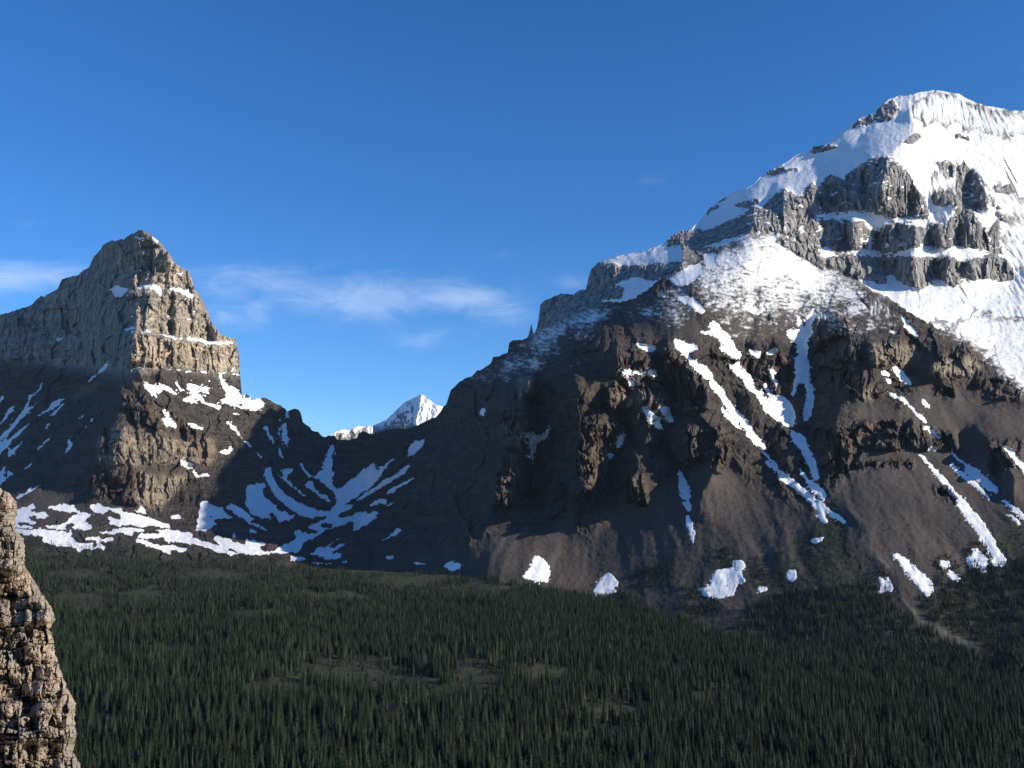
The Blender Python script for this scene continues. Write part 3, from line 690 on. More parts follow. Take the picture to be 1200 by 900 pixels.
# ---- snow that is part of the mountain surface
SNOW_AREAS = [
    [(790, 285), (800, 240), (900, 150), (1000, 90), (1345, 80), (1345, 520), (1210, 470), (1190, 445), (1160, 415), (1135, 400), (1103, 388), (1085, 378), (1060, 362), (1040, 348), (1020, 340), (1000, 322), (975, 310), (950, 300), (925, 285), (905, 272), (880, 278), (840, 290), (800, 292)],
    y5((600, 240), (620, 180), (760, 160), (950, 120), (985, 130), (1060, 80), (1200, 100), (1200, 225), (1000, 240), (860, 250), (770, 260), (700, 235)),
    y5((740, 370), (860, 320), (900, 335), (980, 350), (1060, 335), (1000, 380), (920, 440), (860, 480), (780, 490), (760, 480), (790, 405), (730, 390)),
    y5((430, 455), (600, 415), (760, 380), (740, 395), (600, 430), (520, 445)), y5((560, 505), (780, 470), (880, 475), (800, 500), (650, 510)),
    y5((280, 470), (350, 430), (400, 450), (350, 460)), y5((340, 510), (425, 520), (420, 590), (405, 590), (410, 530)),
    z1((415, 110), (450, 100), (480, 110), (475, 180), (430, 185)), z1((250, 230), (330, 175), (400, 150), (420, 190), (370, 240), (350, 260), (290, 258)),
    # the bowl between the mountains
    y3((285, 485), (312, 485), (310, 520), (290, 570), (298, 620), (285, 660), (312, 685), (300, 720), (292, 750), (330, 800), (370, 790), (410, 740), (440, 730), (480, 690), (540, 650), (600, 605), (590, 675), (640, 640), (745, 572), (730, 600), (670, 650), (640, 700), (610, 745), (520, 820), (430, 880), (370, 920), (320, 930), (290, 920), (320, 900), (330, 870), (300, 820), (250, 770), (200, 730), (165, 730), (180, 705), (225, 660), (245, 590), (265, 530)),
    y3((450, 880), (520, 830), (600, 780), (640, 745), (700, 715), (760, 680), (820, 630), (855, 612), (830, 650), (800, 700), (740, 725), (660, 780), (560, 840), (480, 880)),
    y3((660, 835), (700, 805), (780, 760), (870, 712), (885, 720), (840, 750), (760, 800), (690, 835)),
    y3((820, 545), (830, 505), (870, 470), (955, 440), (935, 490), (900, 520), (850, 570), (810, 585), (840, 555)),
    y4((550, 190), (590, 165), (640, 143), (690, 150), (680, 175), (600, 190), (570, 205)), y4((660, 185), (740, 173), (740, 182), (680, 195)),
    y4((300, 205), (370, 200), (440, 185), (430, 215), (390, 235), (340, 255), (330, 275), (420, 270), (500, 232), (510, 245), (560, 220), (530, 250), (620, 235), (600, 275), (635, 265), (570, 310), (440, 380), (450, 345), (440, 315), (415, 315), (330, 350), (250, 370), (160, 430), (100, 450), (85, 480), (90, 500), (40, 525), (-60, 530), (-140, 530), (-60, 480), (0, 450), (40, 430), (30, 380), (60, 365), (130, 395), (200, 380), (110, 345), (180, 320), (240, 290), (260, 260)),
    y4((115, 540), (170, 520), (180, 495), (240, 485), (290, 455), (330, 425), (410, 400), (350, 430), (300, 460), (260, 490), (300, 490), (340, 470), (405, 445), (370, 480), (310, 520), (285, 540), (365, 525), (350, 570), (240, 575), (215, 565), (240, 550)),
    y4((640, 440), (690, 410), (760, 355), (790, 360), (770, 385), (700, 425), (650, 447)),
    y2((665, 300), (685, 275), (710, 290), (720, 350), (735, 390), (770, 430), (830, 490), (900, 535), (1000, 570), (1080, 590), (1120, 590), (1100, 620), (1000, 645), (900, 625), (840, 580), (780, 530), (740, 500), (700, 440), (670, 370), (655, 340)),
    y2((535, 410), (600, 410), (600, 390), (660, 395), (680, 430), (640, 430), (660, 480), (720, 540), (780, 600), (800, 585), (830, 620), (880, 620), (860, 650), (770, 670), (740, 660), (740, 630), (700, 605), (690, 620), (720, 655), (640, 650), (560, 610), (530, 560), (525, 480)),
    y2((205, 540), (240, 515), (280, 540), (330, 560), (370, 570), (390, 610), (440, 640), (330, 650), (300, 660), (320, 680), (290, 710), (240, 740), (170, 735), (190, 680), (170, 650), (195, 640)),
    y2((385, 570), (430, 540), (480, 560), (530, 600), (590, 655), (560, 670), (520, 655), (460, 620), (420, 590)),
    y2((460, 665), (560, 670), (620, 690), (660, 715), (700, 730), (660, 737), (600, 700), (540, 680)), y2((530, 735), (570, 722), (615, 740), (590, 750)), y2((425, 760), (440, 742), (465, 775), (445, 795)),
    y2((300, 770), (380, 775), (440, 800), (520, 830), (530, 785), (600, 800), (670, 810), (660, 835), (630, 850), (640, 870), (700, 880), (800, 885), (780, 895), (540, 905), (480, 890), (430, 860), (360, 850), (310, 800)),
    y2((720, 295), (760, 330), (790, 360), (780, 310), (810, 290), (850, 295), (860, 320), (830, 325), (820, 370), (870, 420), (950, 480), (950, 497), (900, 465), (830, 410), (780, 370), (740, 320)),
    y2((905, 260), (920, 235), (935, 285), (990, 350), (1000, 370), (960, 345), (920, 295)), y2((940, 410), (960, 385), (1000, 380), (1010, 430), (1060, 470), (1100, 490), (1140, 540), (1100, 530), (1050, 490), (1010, 460), (960, 430)),
    y2((640, 0), (685, 0), (690, 40), (730, 110), (725, 130), (690, 80), (660, 30)), y2((750, 0), (765, 0), (770, 80), (760, 90)), y2((790, -20), (815, -20), (825, 100), (825, 160), (800, 110), (775, 95), (790, 40)),
    y2((745, 150), (760, 145), (800, 225), (795, 235), (760, 190)), y2((0, 630), (50, 610), (105, 645), (0, 650)),
    y2((310, 180), (400, 160), (410, 135), (450, 145), (440, 165), (415, 185), (405, 205), (380, 190)), y2((55, 245), (75, 230), (130, 250), (165, 275), (155, 292), (110, 290), (90, 270), (100, 300)),
    y2((155, 315), (175, 310), (200, 340), (260, 325), (300, 345), (240, 350), (180, 360)), y2((285, 170), (320, 195), (300, 195)), y2((510, 95), (540, 110), (575, 145), (560, 150), (520, 120)), y2((415, 0), (450, 10), (500, 70), (510, 85), (470, 60)),
    y2((585, 170), (620, 180), (650, 210), (640, 225)), y2((415, 310), (465, 320), (440, 330)), y2((470, 285), (510, 280), (495, 295)),
    # sunlit flats before the left mountain
    y1((130, 215), (210, 190), (240, 170), (245, 200), (265, 215), (200, 225), (250, 240), (330, 245), (340, 265), (280, 295), (255, 290), (270, 270), (180, 275), (265, 310), (250, 325), (170, 315), (120, 310), (130, 330), (230, 340), (240, 360), (150, 350), (20, 345), (20, 280)),
    y1((305, 212), (400, 195), (465, 175), (475, 200), (500, 185), (560, 235), (635, 240), (600, 255), (500, 240), (400, 230)),
    y1((20, 345), (150, 360), (230, 365), (300, 355), (420, 375), (510, 385), (500, 410), (540, 440), (560, 460), (690, 455), (620, 480), (560, 520), (500, 490), (400, 480), (330, 460), (290, 440), (310, 420), (220, 400), (20, 390)),
    y1((310, 335), (420, 330), (490, 290), (540, 255), (620, 250), (700, 265), (640, 270), (600, 300), (660, 350), (590, 375), (480, 345), (540, 340), (500, 310), (460, 335), (480, 360), (580, 380), (430, 365), (320, 345)),
    y1((625, 205), (680, 175), (740, 200), (870, 230), (780, 195), (860, 210), (860, 235), (900, 240), (980, 260), (1100, 295), (1200, 330), (1200, 355), (1050, 340), (1000, 350), (900, 330), (830, 345), (780, 320), (750, 275), (860, 290), (840, 255), (760, 220), (735, 255), (690, 250), (660, 235)),
    y1((680, 385), (800, 365), (870, 350), (1000, 360), (1040, 375), (940, 385), (930, 405), (850, 390), (700, 395)), y1((1080, 365), (1200, 360), (1200, 470), (1150, 440), (1160, 420), (1000, 430), (960, 415), (1000, 385), (1130, 395)),
    y1((600, 415), (690, 410), (720, 430), (790, 412), (810, 435), (770, 450), (700, 455), (750, 490), (740, 505), (650, 500), (580, 500), (600, 480), (690, 480), (680, 445), (600, 440)), y1((940, 430), (1020, 440), (1090, 465), (1200, 480), (1200, 540), (1150, 520), (1050, 480), (960, 455)),
    y1((940, 230), (975, 215), (995, 185), (1010, 210), (1045, 255), (980, 250)),
    y2((0, 730), (40, 725), (150, 750), (160, 780), (240, 800), (330, 830), (420, 870), (480, 895), (420, 905), (330, 880), (250, 850), (100, 820), (0, 810)), y2((0, 830), (60, 840), (150, 870), (60, 880), (0, 870)),
    y4((0, 545), (110, 560), (110, 580), (0, 588)), y4((150, 592), (290, 602), (290, 616), (160, 608)), y4((670, 546), (730, 548), (730, 563), (670, 566)), y4((840, 600), (890, 590), (1000, 613), (890, 616)), y4((360, 575), (410, 585), (400, 600), (360, 595)),
    # streaks on the shaded face of the left mountain
    z7((-400, 900), (0, 670), (70, 600), (140, 510), (190, 430), (195, 380), (245, 365), (300, 290), (315, 292), (290, 330), (255, 370), (215, 400), (200, 450), (195, 470), (235, 450), (290, 395), (265, 435), (210, 485), (165, 530), (100, 610), (50, 660), (0, 720), (-300, 950)),
    z7((-200, 980), (0, 780), (0, 730), (60, 690), (130, 630), (220, 560), (330, 470), (420, 395), (420, 405), (475, 388), (400, 450), (320, 500), (240, 550), (150, 640), (60, 730), (10, 790)), z7((345, 530), (380, 490), (465, 420), (470, 430), (420, 480), (390, 515)),
    z7((-60, 640), (0, 580), (20, 540), (70, 460), (110, 450), (60, 530), (10, 580)), z7((-80, 500), (0, 400), (30, 370), (30, 400), (0, 440)), z7((50, 815), (60, 770), (110, 740), (170, 690), (120, 760), (70, 810)), z7((310, 625), (340, 570), (360, 570), (330, 620)),
    z7((255, 760), (300, 720), (375, 645), (340, 700), (270, 765)), z7((530, 550), (600, 500), (630, 480), (570, 540)), z7((590, 610), (640, 550), (680, 517), (650, 560), (600, 612)), z7((450, 805), (470, 730), (495, 650), (495, 710), (510, 715), (490, 760)), z7((515, 700), (560, 640), (570, 645), (525, 695)),
    z7((605, 300), (650, 245), (700, 210), (740, 150), (780, 130), (740, 190), (690, 235), (620, 295)), z7((175, 895), (230, 840), (220, 870), (195, 900)), z7((445, 580), (475, 548), (470, 565)), z7((-40, 1000), (0, 920), (60, 840), (20, 930), (50, 960), (60, 900), (90, 930), (0, 1010)),
    y1((100, 140), (200, 80), (320, 20), (240, 80), (110, 160)),
    # ledges of the left tower
    z8((110, 275), (150, 300), (215, 310), (210, 285), (260, 305), (340, 350), (360, 385), (320, 370), (270, 340), (240, 355), (190, 350), (220, 395), (200, 400), (150, 360), (115, 325)), z8((320, 280), (345, 290), (400, 355), (380, 355), (340, 320)),
    z8((405, 290), (440, 295), (520, 320), (560, 310), (580, 370), (520, 360), (500, 330), (480, 350), (530, 395), (540, 420), (600, 440), (670, 450), (640, 485), (560, 450), (510, 430), (460, 380), (430, 350)), z8((385, 400), (430, 400), (470, 430), (440, 440), (400, 430)), z8((415, 375), (460, 390), (500, 440), (480, 440)),
    z8((630, 225), (720, 215), (740, 180), (755, 170), (740, 215), (660, 235), (680, 290), (740, 320), (800, 370), (790, 390), (840, 395), (880, 415), (930, 400), (965, 435), (960, 465), (900, 490), (840, 475), (790, 470), (700, 440), (640, 420), (650, 405), (700, 400), (690, 370), (670, 330), (640, 250)),
    z8((535, 275), (600, 265), (560, 290)), z8((690, 555), (720, 570), (770, 625), (750, 635), (700, 580)), z8((770, 645), (815, 685), (800, 685)), z8((810, 700), (840, 710), (870, 745), (850, 740)), z8((240, 480), (260, 472), (300, 515), (265, 520), (245, 500)),
    z8((240, 535), (280, 530), (350, 590), (340, 605), (270, 600), (250, 570)), z8((200, 490), (240, 530), (225, 530)), z8((390, 550), (420, 565), (500, 590), (550, 625), (500, 620), (440, 610)), z8((505, 575), (530, 580), (530, 605)), z8((570, 580), (600, 585), (600, 600)),
    z8((85, 545), (115, 575), (105, 580)), z8((1105, 500), (1125, 490), (1135, 530), (1115, 550)), z8((1055, 545), (1090, 550), (1065, 570)), z8((1030, 450), (1060, 455), (1055, 475)), z8((735, 500), (800, 505), (795, 520), (745, 515)),
    za((500, 395), (540, 380), (605, 392), (570, 430), (545, 435), (530, 415)), za((645, 390), (670, 372), (730, 372), (760, 390), (760, 435), (740, 420), (720, 395), (680, 390)), za((795, 385), (850, 390), (920, 420), (900, 440), (880, 435), (850, 415)), za((830, 318), (855, 325), (855, 345)),
    za((688, 128), (730, 155), (757, 175), (755, 184), (730, 174)), za((630, 148), (680, 152), (680, 163), (630, 160)), za((895, 490), (925, 500), (915, 512)), za((665, 575), (720, 593), (715, 600), (690, 592)), za((790, 605), (825, 628), (800, 628)),
    za((845, 612), (900, 622), (960, 632), (1000, 642), (1080, 642), (1080, 658), (1000, 657), (950, 647), (900, 640)), za((220, 628), (290, 626), (305, 610), (300, 630), (270, 640)), za((580, 580), (630, 568), (635, 580), (590, 592)), za((690, 508), (712, 510), (700, 522)),
]
SNOW_HOLES = [y4((205, 330), (240, 318), (300, 330), (300, 345), (250, 352)), y2((270, 615), (300, 630), (310, 645), (285, 635)), z8((480, 345), (500, 335), (520, 365), (500, 370)), z8((765, 430), (800, 435), (810, 455), (780, 450))]
DUST = [
    ([(832, 300), (880, 278), (905, 272), (925, 288), (950, 302), (980, 318), (1020, 345), (1045, 355), (1060, 375), (1010, 388), (950, 376), (900, 388), (850, 382), (830, 360), (815, 335), (790, 335), (780, 325)], .43),
    ([(800, 322), (832, 300), (880, 280), (905, 272), (950, 302), (1000, 332), (1000, 350), (930, 355), (860, 345), (820, 335)], .56),
    ([(840, 298), (880, 278), (905, 272), (950, 302), (985, 322), (960, 335), (900, 330), (860, 318)], .75),
    ([(740, 360), (790, 335), (830, 370), (790, 380), (740, 375)], .38), ([(830, 378), (950, 372), (1050, 375), (1040, 395), (950, 390), (860, 395)], .25),
    (y5((80, 800), (240, 690), (420, 590), (540, 540), (760, 490), (800, 500), (700, 600), (560, 690), (400, 760), (320, 800), (270, 900), (0, 900), (0, 850)), .55),
    (z6((400, 260), (620, 50), (900, 0), (870, 100), (800, 220), (600, 280)), .40), (z6((100, 330), (400, 180), (520, 160), (400, 280), (200, 330)), .22),
    ([(1090, 380), (1165, 372), (1300, 372), (1300, 470), (1210, 465), (1180, 440), (1140, 402)], .84),
    (z3((560, 712), (850, 715), (1000, 690), (1900, 690), (1900, 800), (1000, 795), (850, 785), (640, 772)), .78), (z3((1030, 60), (1200, 0), (1800, 0), (1800, 300), (1200, 330), (1100, 200)), .9), (z3((480, 560), (600, 640), (620, 690), (540, 680)), .72), (z3((720, 480), (790, 480), (830, 530), (740, 520)), .72), (z3((780, 620), (900, 600), (960, 690), (840, 700)), .84),
    (y7((400, 230), (480, 120), (600, 110), (740, 140), (900, 230), (1100, 250), (1300, 270), (1300, 410), (1050, 410), (850, 370), (700, 330), (560, 340), (450, 310)), .86),
    (y8((540, 60), (640, 0), (740, 20), (780, 60), (720, 160), (560, 160)), .8), (y8((940, 50), (1000, 100), (1200, 200), (1200, 330), (1060, 330), (960, 200)), .84),
    (y3((700, 0), (720, 0), (720, 10), (700, 10)), .5), (za((1040, 640), (1110, 650), (1130, 840), (1000, 880)), .12),
]
GRAY = CLIFFS + [[(620, 300), (830, 230), (1345, 60), (1345, 430), (1130, 395), (1000, 330), (905, 275), (840, 292), (700, 360), (620, 400)]]
TAN = [za((-600, 560), (0, 510), (280, 380), (480, 180), (640, 110), (760, 170), (900, 320), (1000, 550), (1110, 620), (1140, 800), (1000, 780), (760, 760), (600, 800), (560, 800), (300, 760), (0, 730), (-600, 700))]
TANLOW = [zb((460, 300), (560, 240), (760, 270), (850, 310), (1000, 290), (1010, 390), (960, 420), (820, 410), (500, 430), (460, 390)), zb((640, 450), (760, 480), (900, 460), (800, 560), (740, 640), (640, 600)),
    z4((100, 30), (300, 10), (470, 30), (460, 120), (380, 170), (140, 170)), z4((560, 150), (720, 110), (860, 120), (900, 190), (850, 250), (560, 260)), z4((40, 330), (150, 330), (150, 400), (50, 420)), zg((190, 20), (260, 0), (265, 90), (190, 110)), zg((130, 230), (200, 250), (210, 330), (130, 330)), zg((600, 100), (760, 70), (880, 120), (700, 150))]
RUST = [za((570, 800), (640, 790), (700, 830), (680, 860), (560, 860)), z7((500, 400), (600, 320), (740, 265), (750, 285), (660, 340), (540, 415)), zb((900, 330), (985, 310), (1000, 390), (930, 400))]
SCREE = [[(380, 660), (470, 655), (560, 635), (600, 618), (630, 632), (660, 612), (690, 628), (720, 590), (750, 575), (790, 560), (850, 540), (900, 580), (950, 600), (1010, 540), (1060, 480), (1100, 440), (1150, 470), (1230, 480), (1345, 500), (1345, 760), (600, 760)],
    z1((60, 330), (300, 300), (440, 440), (900, 420), (880, 500), (560, 520), (200, 520), (40, 440)), z4((0, 420), (200, 420), (520, 590), (400, 600), (0, 580)), y1((120, 140), (400, 60), (600, 190), (1000, 210), (1100, 240), (600, 300), (100, 280))]
GREEN = [[(880, 715), (930, 640), (965, 600), (975, 590), (1000, 640), (1030, 690), (1060, 720), (1110, 690), (1150, 660), (1180, 600), (1345, 560), (1345, 860), (840, 860), (860, 740)], [(740, 665), (790, 655), (790, 690), (740, 690)], [(843, 640), (862, 640), (862, 670), (843, 660)], [(0, 628), (180, 640), (380, 655), (640, 680), (840, 730), (840, 860), (-140, 860), (-140, 630)]]
GRAVEL = [[(1050, 695), (1060, 702), (1080, 722), (1110, 738), (1140, 752), (1145, 762), (1120, 752), (1085, 735), (1065, 715)], z2((1085, 660), (1100, 665), (1180, 740), (1300, 860), (1290, 870), (1170, 750))]

LEDGES = [za((60, 520), (200, 455), (330, 440), (420, 430), (480, 405), (600, 395), (700, 375), (800, 385), (930, 425), (930, 445), (800, 405), (700, 395), (600, 418), (480, 428), (330, 465), (200, 480), (60, 540)),
    za((-500, 640), (0, 615), (300, 615), (580, 582), (680, 585), (800, 610), (960, 628), (1095, 638), (1095, 660), (960, 650), (800, 632), (680, 605), (580, 602), (300, 640), (0, 635), (-500, 665)),
    za((520, 300), (560, 330), (640, 300), (720, 310), (880, 320), (880, 330), (720, 322), (640, 316), (560, 350), (520, 320)),
    za((-500, 770), (0, 735), (300, 745), (560, 755), (780, 762), (1130, 790), (1130, 805), (780, 780), (560, 775), (300, 765), (0, 755), (-500, 790)),
    za((640, 505), (780, 515), (990, 555), (990, 565), (780, 528), (640, 516))]
LIMBS = [za((560, 230), (520, 290), (530, 370), (600, 390), (560, 250)), za((640, 380), (600, 450), (640, 540), (620, 470)), za((270, 390), (310, 400), (310, 470), (270, 450))]
wx = 1.6 * perlin(GX / 7, GY / 7, 91) + 1.0 * perlin(GX / 3, GY / 3, 92)
wy = 1.6 * perlin(GX / 7, GY / 7, 93) + 1.0 * perlin(GX / 3, GY / 3, 94)

def warped(m):
    return sample(m, GX + wx, GY + wy)

print('survey maps')
area_snow = raster(SNOW_AREAS, 0)
raster(SNOW_HOLES, 0, 0.0, area_snow)
raster(CLIFFS, 0, 0.0, area_snow)
cl = raster(CLIFFS, 0)
raster([z1((0, 0), (0, 1), (1, 1))], 0, 0.0, cl)
area_snow = warped(blur(area_snow, .75))
area_snow = np.where((area_snow > .02) & (area_snow < .98), np.clip(area_snow - .06 + .36 * fbm(GX / 3.4, GY / 1.9, 2, 98) * (.4 + np.clip(1.2 * perlin(GX / 10, GY / 8, 96) + .5, 0, 1)), 0, 1), area_snow)
dust = np.zeros((H, W))
carve = np.zeros((H, W))
for p, lv in DUST:
    raster([p], 0, lv, dust)
    if lv >= .7:
        raster([p], 0, 1.0, carve)
carve = np.clip(blur(carve, 8) + .3 * fbm(GX / 12, GY / 12, 2, 47) * (blur(carve, 9) > .05), 0, 1)
dust = blur(dust, 7)
area_snow = area_snow * (1 - carve)
ripple = .75 * fbm((GX + .5 * GY) / 9 + .6 * perlin(GX / 14, GY / 9, 45), (GY - .22 * GX) / 2.5, 3, 40, .7) + .5 * fbm(GX / 26, GY / 14, 2, 46)
slant = np.clip((GX - 1060) / 120, -.2, 1.2) * 12
streak = fbm((GX - (GY - 200) * .55 * np.clip((GX - 1090) / 80, 0, 1)) / 4.2, GY / 21, 3, 41, .65)
ripple = np.where((GX > 1020) & (GY < 370), streak, ripple)
ripple = .5 + .42 * ripple
dusty = 1 / (1 + np.exp(-(dust - 1 + ripple + .02) * np.where((GX > 1010) & (GY < 370), 18, 17)))
dusty *= np.clip(dust * 8, 0, 1) * (1 - .75 * warped(cl))
patch_all = warped(raster([p for _, p in PATCHES], .6))
# thin snow caught on ledges inside the high grey cliffs
led = ridged(GX / 40, GY / 9, 3, 60)
cliffw = warped(blur(cl, .7))
ledge_snow = np.clip((led - 1.3) * 4, 0, 1) * cliffw * np.clip((335 - GY) / 40, 0, 1) * np.clip((GX - 820) / 60, 0, 1)
rockhalo = blur(cl, 4.5)
area_snow = area_snow - np.clip((rockhalo * 1.1 + .5 * fbm(GX / 6, GY / 2.4, 3, 89) - .53) * 5, 0, 1) * (cl < .5)
runnel = fbm((GX - GY * .52) / 3.2, GY / 60, 2, 88)
area_snow = area_snow - np.clip((runnel - .62 + .3 * perlin(GX / 40, GY / 30, 87)) * 3, 0, .8) * np.clip((GX - 1075) / 30, 0, 1) * np.clip((GY - 135) / 20, 0, 1)
area_snow = np.clip(area_snow, 0, 1)
halo = blur(np.maximum(patch_all, area_snow * (GX < 560) * (GY < 560)), 4)
flecks = np.clip((halo * 1.1 + .55 * fbm(GX / 4.2, GY / 3.0, 3, 95) - .55) * 6, 0, 1) * (halo > .03)
towers = blur(raster(TAN, 0), 3)
ledge_map = warped(raster(LEDGES, 1.0))
thin = np.clip((warped(raster(LEDGES, .5)) - .62 + .5 * fbm(GX / 9, GY / 3, 3, 90) - .35) * 5, 0, 1) * np.clip(.4 + (GX - 140) / 60, .25, 1)
SNOWMAP = np.maximum(np.maximum(area_snow, np.maximum(ledge_snow * .9, thin)), flecks)
snow_soft = blur(np.maximum(area_snow, patch_all), 1.6)

sunlit = warped(raster([p for l, p in PATCHES if 'shaded' not in l and 'blue' not in l], 2.5))
dark_raw = np.zeros((H, W))
for p in LEFT_FACES:
    raster([p], 0, 1.0, dark_raw)
for p, wgt in GULLY_FACES:
    raster([p], 0, wgt, dark_raw)
raster([p for p, a in RIBS[:7]], 0, 0.0, dark_raw)
dark = warped(blur(dark_raw, 1.2)) * (1 - sunlit)
bright = warped(raster(RIGHT_FACES, 1.5))
low = warped(blur(raster(LOW_CLIFFS, 0), 2.0))
cliff_all = np.maximum(cliffw, low)
D0 = tps_map(DEPTH)
print('relief')
lit = 1 - dark
hx = -(6.0 + 5.0 * cliffw) * dark + 1.5 * lit + (2.2 + 2.0 * cliffw) * bright * lit + 1.0 * warped(blur(raster(TANLOW, 0), 3)) * lit
hx -= 2.2 * warped(raster(LIMBS, 1.0))
hy = 1.6 * cliffw + 0.9 * low - 1.5 * area_snow * np.clip((GX - 780) / 100, 0, 1) * np.clip((360 - GY) / 60, 0, 1)
hx *= np.clip(blur(np.ones_like(hx), 1), 0, 1)
hy = hy + 1.1 * towers - 11.0 * ledge_map
E = integrate(hx, hy, 62.0)
rock = 1 - .9 * snow_soft
qx, qy = GX + 6 * perlin(GX / 30, GY / 30, 7), GY + 6 * perlin(GX / 30, GY / 30, 8)
but = ridged(qx / 48, qy / 110, 3, 20)                       # buttresses and gullies
gul = ridged(qx / 17, qy / 50, 3, 24)
flute = ridged(qx / 9, qy / 45, 3, 28)                       # pillars in the cliffs
crag = ridged(qx / 14, qy / 11, 4, 32)
grit = fbm(GX / 5, GY / 4, 3, 36)
dusted = np.clip(dust * 1.6, 0, 1)
screew = blur(raster(SCREE, 0), 6) * (1 - low)
rough = rock * (1 - .86 * screew) * (1 - .6 * dusted)
fall = qx - np.interp(GX, [450, 650, 780, 900, 1050, 1300], [-.5, -.25, 0, .35, .6, .6]) * (qy - 600)
blk1 = facets(qx / 13 + .25 * perlin(GX / 5, GY / 5, 71), qy / 22, 72, 1.3)
blk2 = facets(qx / 5.5, qy / 8, 73, 1.4)
col1 = facets(qx / 9, qy / 34, 74, 1.2)
col2 = facets(qx / 4.2, qy / 17, 75, 1.2)
blk3 = facets(qx / 24, qy / 30, 76, 1.5)
smooth_ground = np.clip(screew + dusted * .8, 0, 1)
E2 = -9 * but * (1 - .6 * snow_soft) * (1 - .93 * smooth_ground) - (3.5 * fbm(fall / 30, qy / 160, 3, 20) + 5.5 * ridged(fall / 70 + .5 * perlin(GX / 60, GY / 60, 26), qy / 400, 1, 23) + 2.6 * ridged(fall / 26, qy / 150, 1, 25)) * smooth_ground * (1 - dusted) - (2 + 2 * cliffw) * gul * rough
blk0 = facets(qx / 38, qy / 46, 77, 1.6)
E2 += -(3 * flute + 21 * col1 + 12 * col2) * cliff_all * rock
tanlow = warped(blur(raster(TANLOW, 0), 3))
wild = (.5 + 1.0 * np.clip(low * 1.2, 0, 1)) * (1 - .65 * tanlow)
E2 += -(40 * blk0 * (1 - cliffw) * (1 - towers) + 36 * blk3 * (1 - .7 * cliffw) + 22 * blk1 + 10 * blk2) * rough * rough * wild * (1 - .35 * towers) - 1.2 * crag * rough - (.9 + .8 * cliff_all) * grit * rough
E2 += -1.1 * facets(GX / 4.5, GY / 3.5, 78, 1.5) * screew * rock * (1 - low)
E2 += -1.6 * fbm(GX / 10, GY / 10, 3, 44) * (1 - rock * .5)
E2 += -4.6 * streak * np.clip((GX - 1030) / 60, 0, 1) * np.clip((400 - GY) / 60, 0, 1) * (1 - .6 * cliffw)
E2 += -1.8 * (ripple - .5) * dusted
ribs = np.zeros((H, W))
for p, a in RIBS:
    raster([p], 0, a, ribs)
grooves = np.zeros((H, W))
for p, a in GROOVES:
    raster([p], 0, a, grooves)
E = E - warped(blur(ribs, 3.5)) + warped(blur(grooves, .9))
Ymap = D0 + E
# level beds: step the walls by height
zh_map = rays(GX, GY)[1] * Ymap
bed = zh_map / 26.0 + .8 * perlin(GX / 120, GY / 60, 50) + (GX - 600) * 0.0006
saw = bed - np.floor(bed)
step = np.where(saw < .72, saw / .72 * .35, .35 + (saw - .72) / .28 * .65) - saw
bed2 = zh_map / 61.0 + .7 * perlin(GX / 160, GY / 70, 51)
saw2 = bed2 - np.floor(bed2)
step2 = np.where(saw2 < .65, saw2 / .65 * .3, .3 + (saw2 - .65) / .35 * .7) - saw2
strength = (.35 + 1.0 * low + .25 * cliffw + .9 * towers) * rock * (1 - .7 * screew) * (1 - .8 * dusted) * (.6 + .6 * perlin(GX / 90, GY / 40, 52))
Ymap = Ymap + E2 + strength * (11 * step + 17 * step2)

tiers = .15 + .4 * np.clip((GX - 150) / 20, 0, 1)  # light put into the colour: sunlit right face paler, shaded left face darker
for p, a in TIERS:
    raster([p], 0, a, tiers)
tiers = blur(tiers, 1.5)
maps = dict(thin=np.clip(dust * 1.4, 0, 1) * (1 - cliffw), snow=SNOWMAP, dust=dusty, gray=warped(blur(raster(GRAY, 0), 2)), tan=np.clip(warped(blur(raster(TAN, 0), 4)) * (.12 + .88 * warped(tiers)) + .55 * tanlow, 0, 1),
            rust=warped(blur(raster(RUST, 0), 2.5)) * .8, scree=np.clip(screew, 0, 1), green=warped(blur(raster(GREEN, 0), 5)) * np.clip(.75 + .9 * fbm(GX / 22, GY / 16, 3, 70), 0, 1) * (1 - patch_all),
            gravel=warped(raster(GRAVEL, 1.0)) * .6, cliff=cliff_all)
# left tower: grey under the tan, showing on the side painted as shaded
maps['gray'] = np.maximum(maps['gray'] * np.clip((GX - 560) / 40, 0, 1), warped(blur(raster(TAN, 0), 5)) * .8)

# ------------------------------------------------------------------ mountain meshes
NX, NR, NB = 1441, 740, 7
xs = np.linspace(-120, 1320, NX)
sx, sy = zip(*SKYLINE)
sky_y = np.interp(xs, sx, sy)
snowy_top = np.clip((xs - 1060) / 20, 0, 1)
sky_y = sky_y + (1 - .6 * snowy_top) * (1.1 * perlin(xs / 6, xs * 0 + 3.3, 81) + .8 * perlin(xs / 2.6, xs * 0 + 8.3, 82))
bot_y = np.interp(xs, [-140, 300, 530, 640, 740, 850, 950, 1060, 1200, 1340], [690, 695, 705, 715, 735, 770, 800, 825, 840, 850])
t = np.linspace(0, 1, NR)[:, None]
PX = np.repeat(xs[None], NR, 0)
row_y = np.linspace(88, 850, NR)[:, None]
PY = np.maximum(np.repeat(row_y, NX, 1), sky_y[None])
hid = (row_y <= sky_y[None]) | (row_y > bot_y[None])
PYs = np.maximum(PY, sky_y[None] + 1.5)
YY = sample(Ymap, PX, PYs)
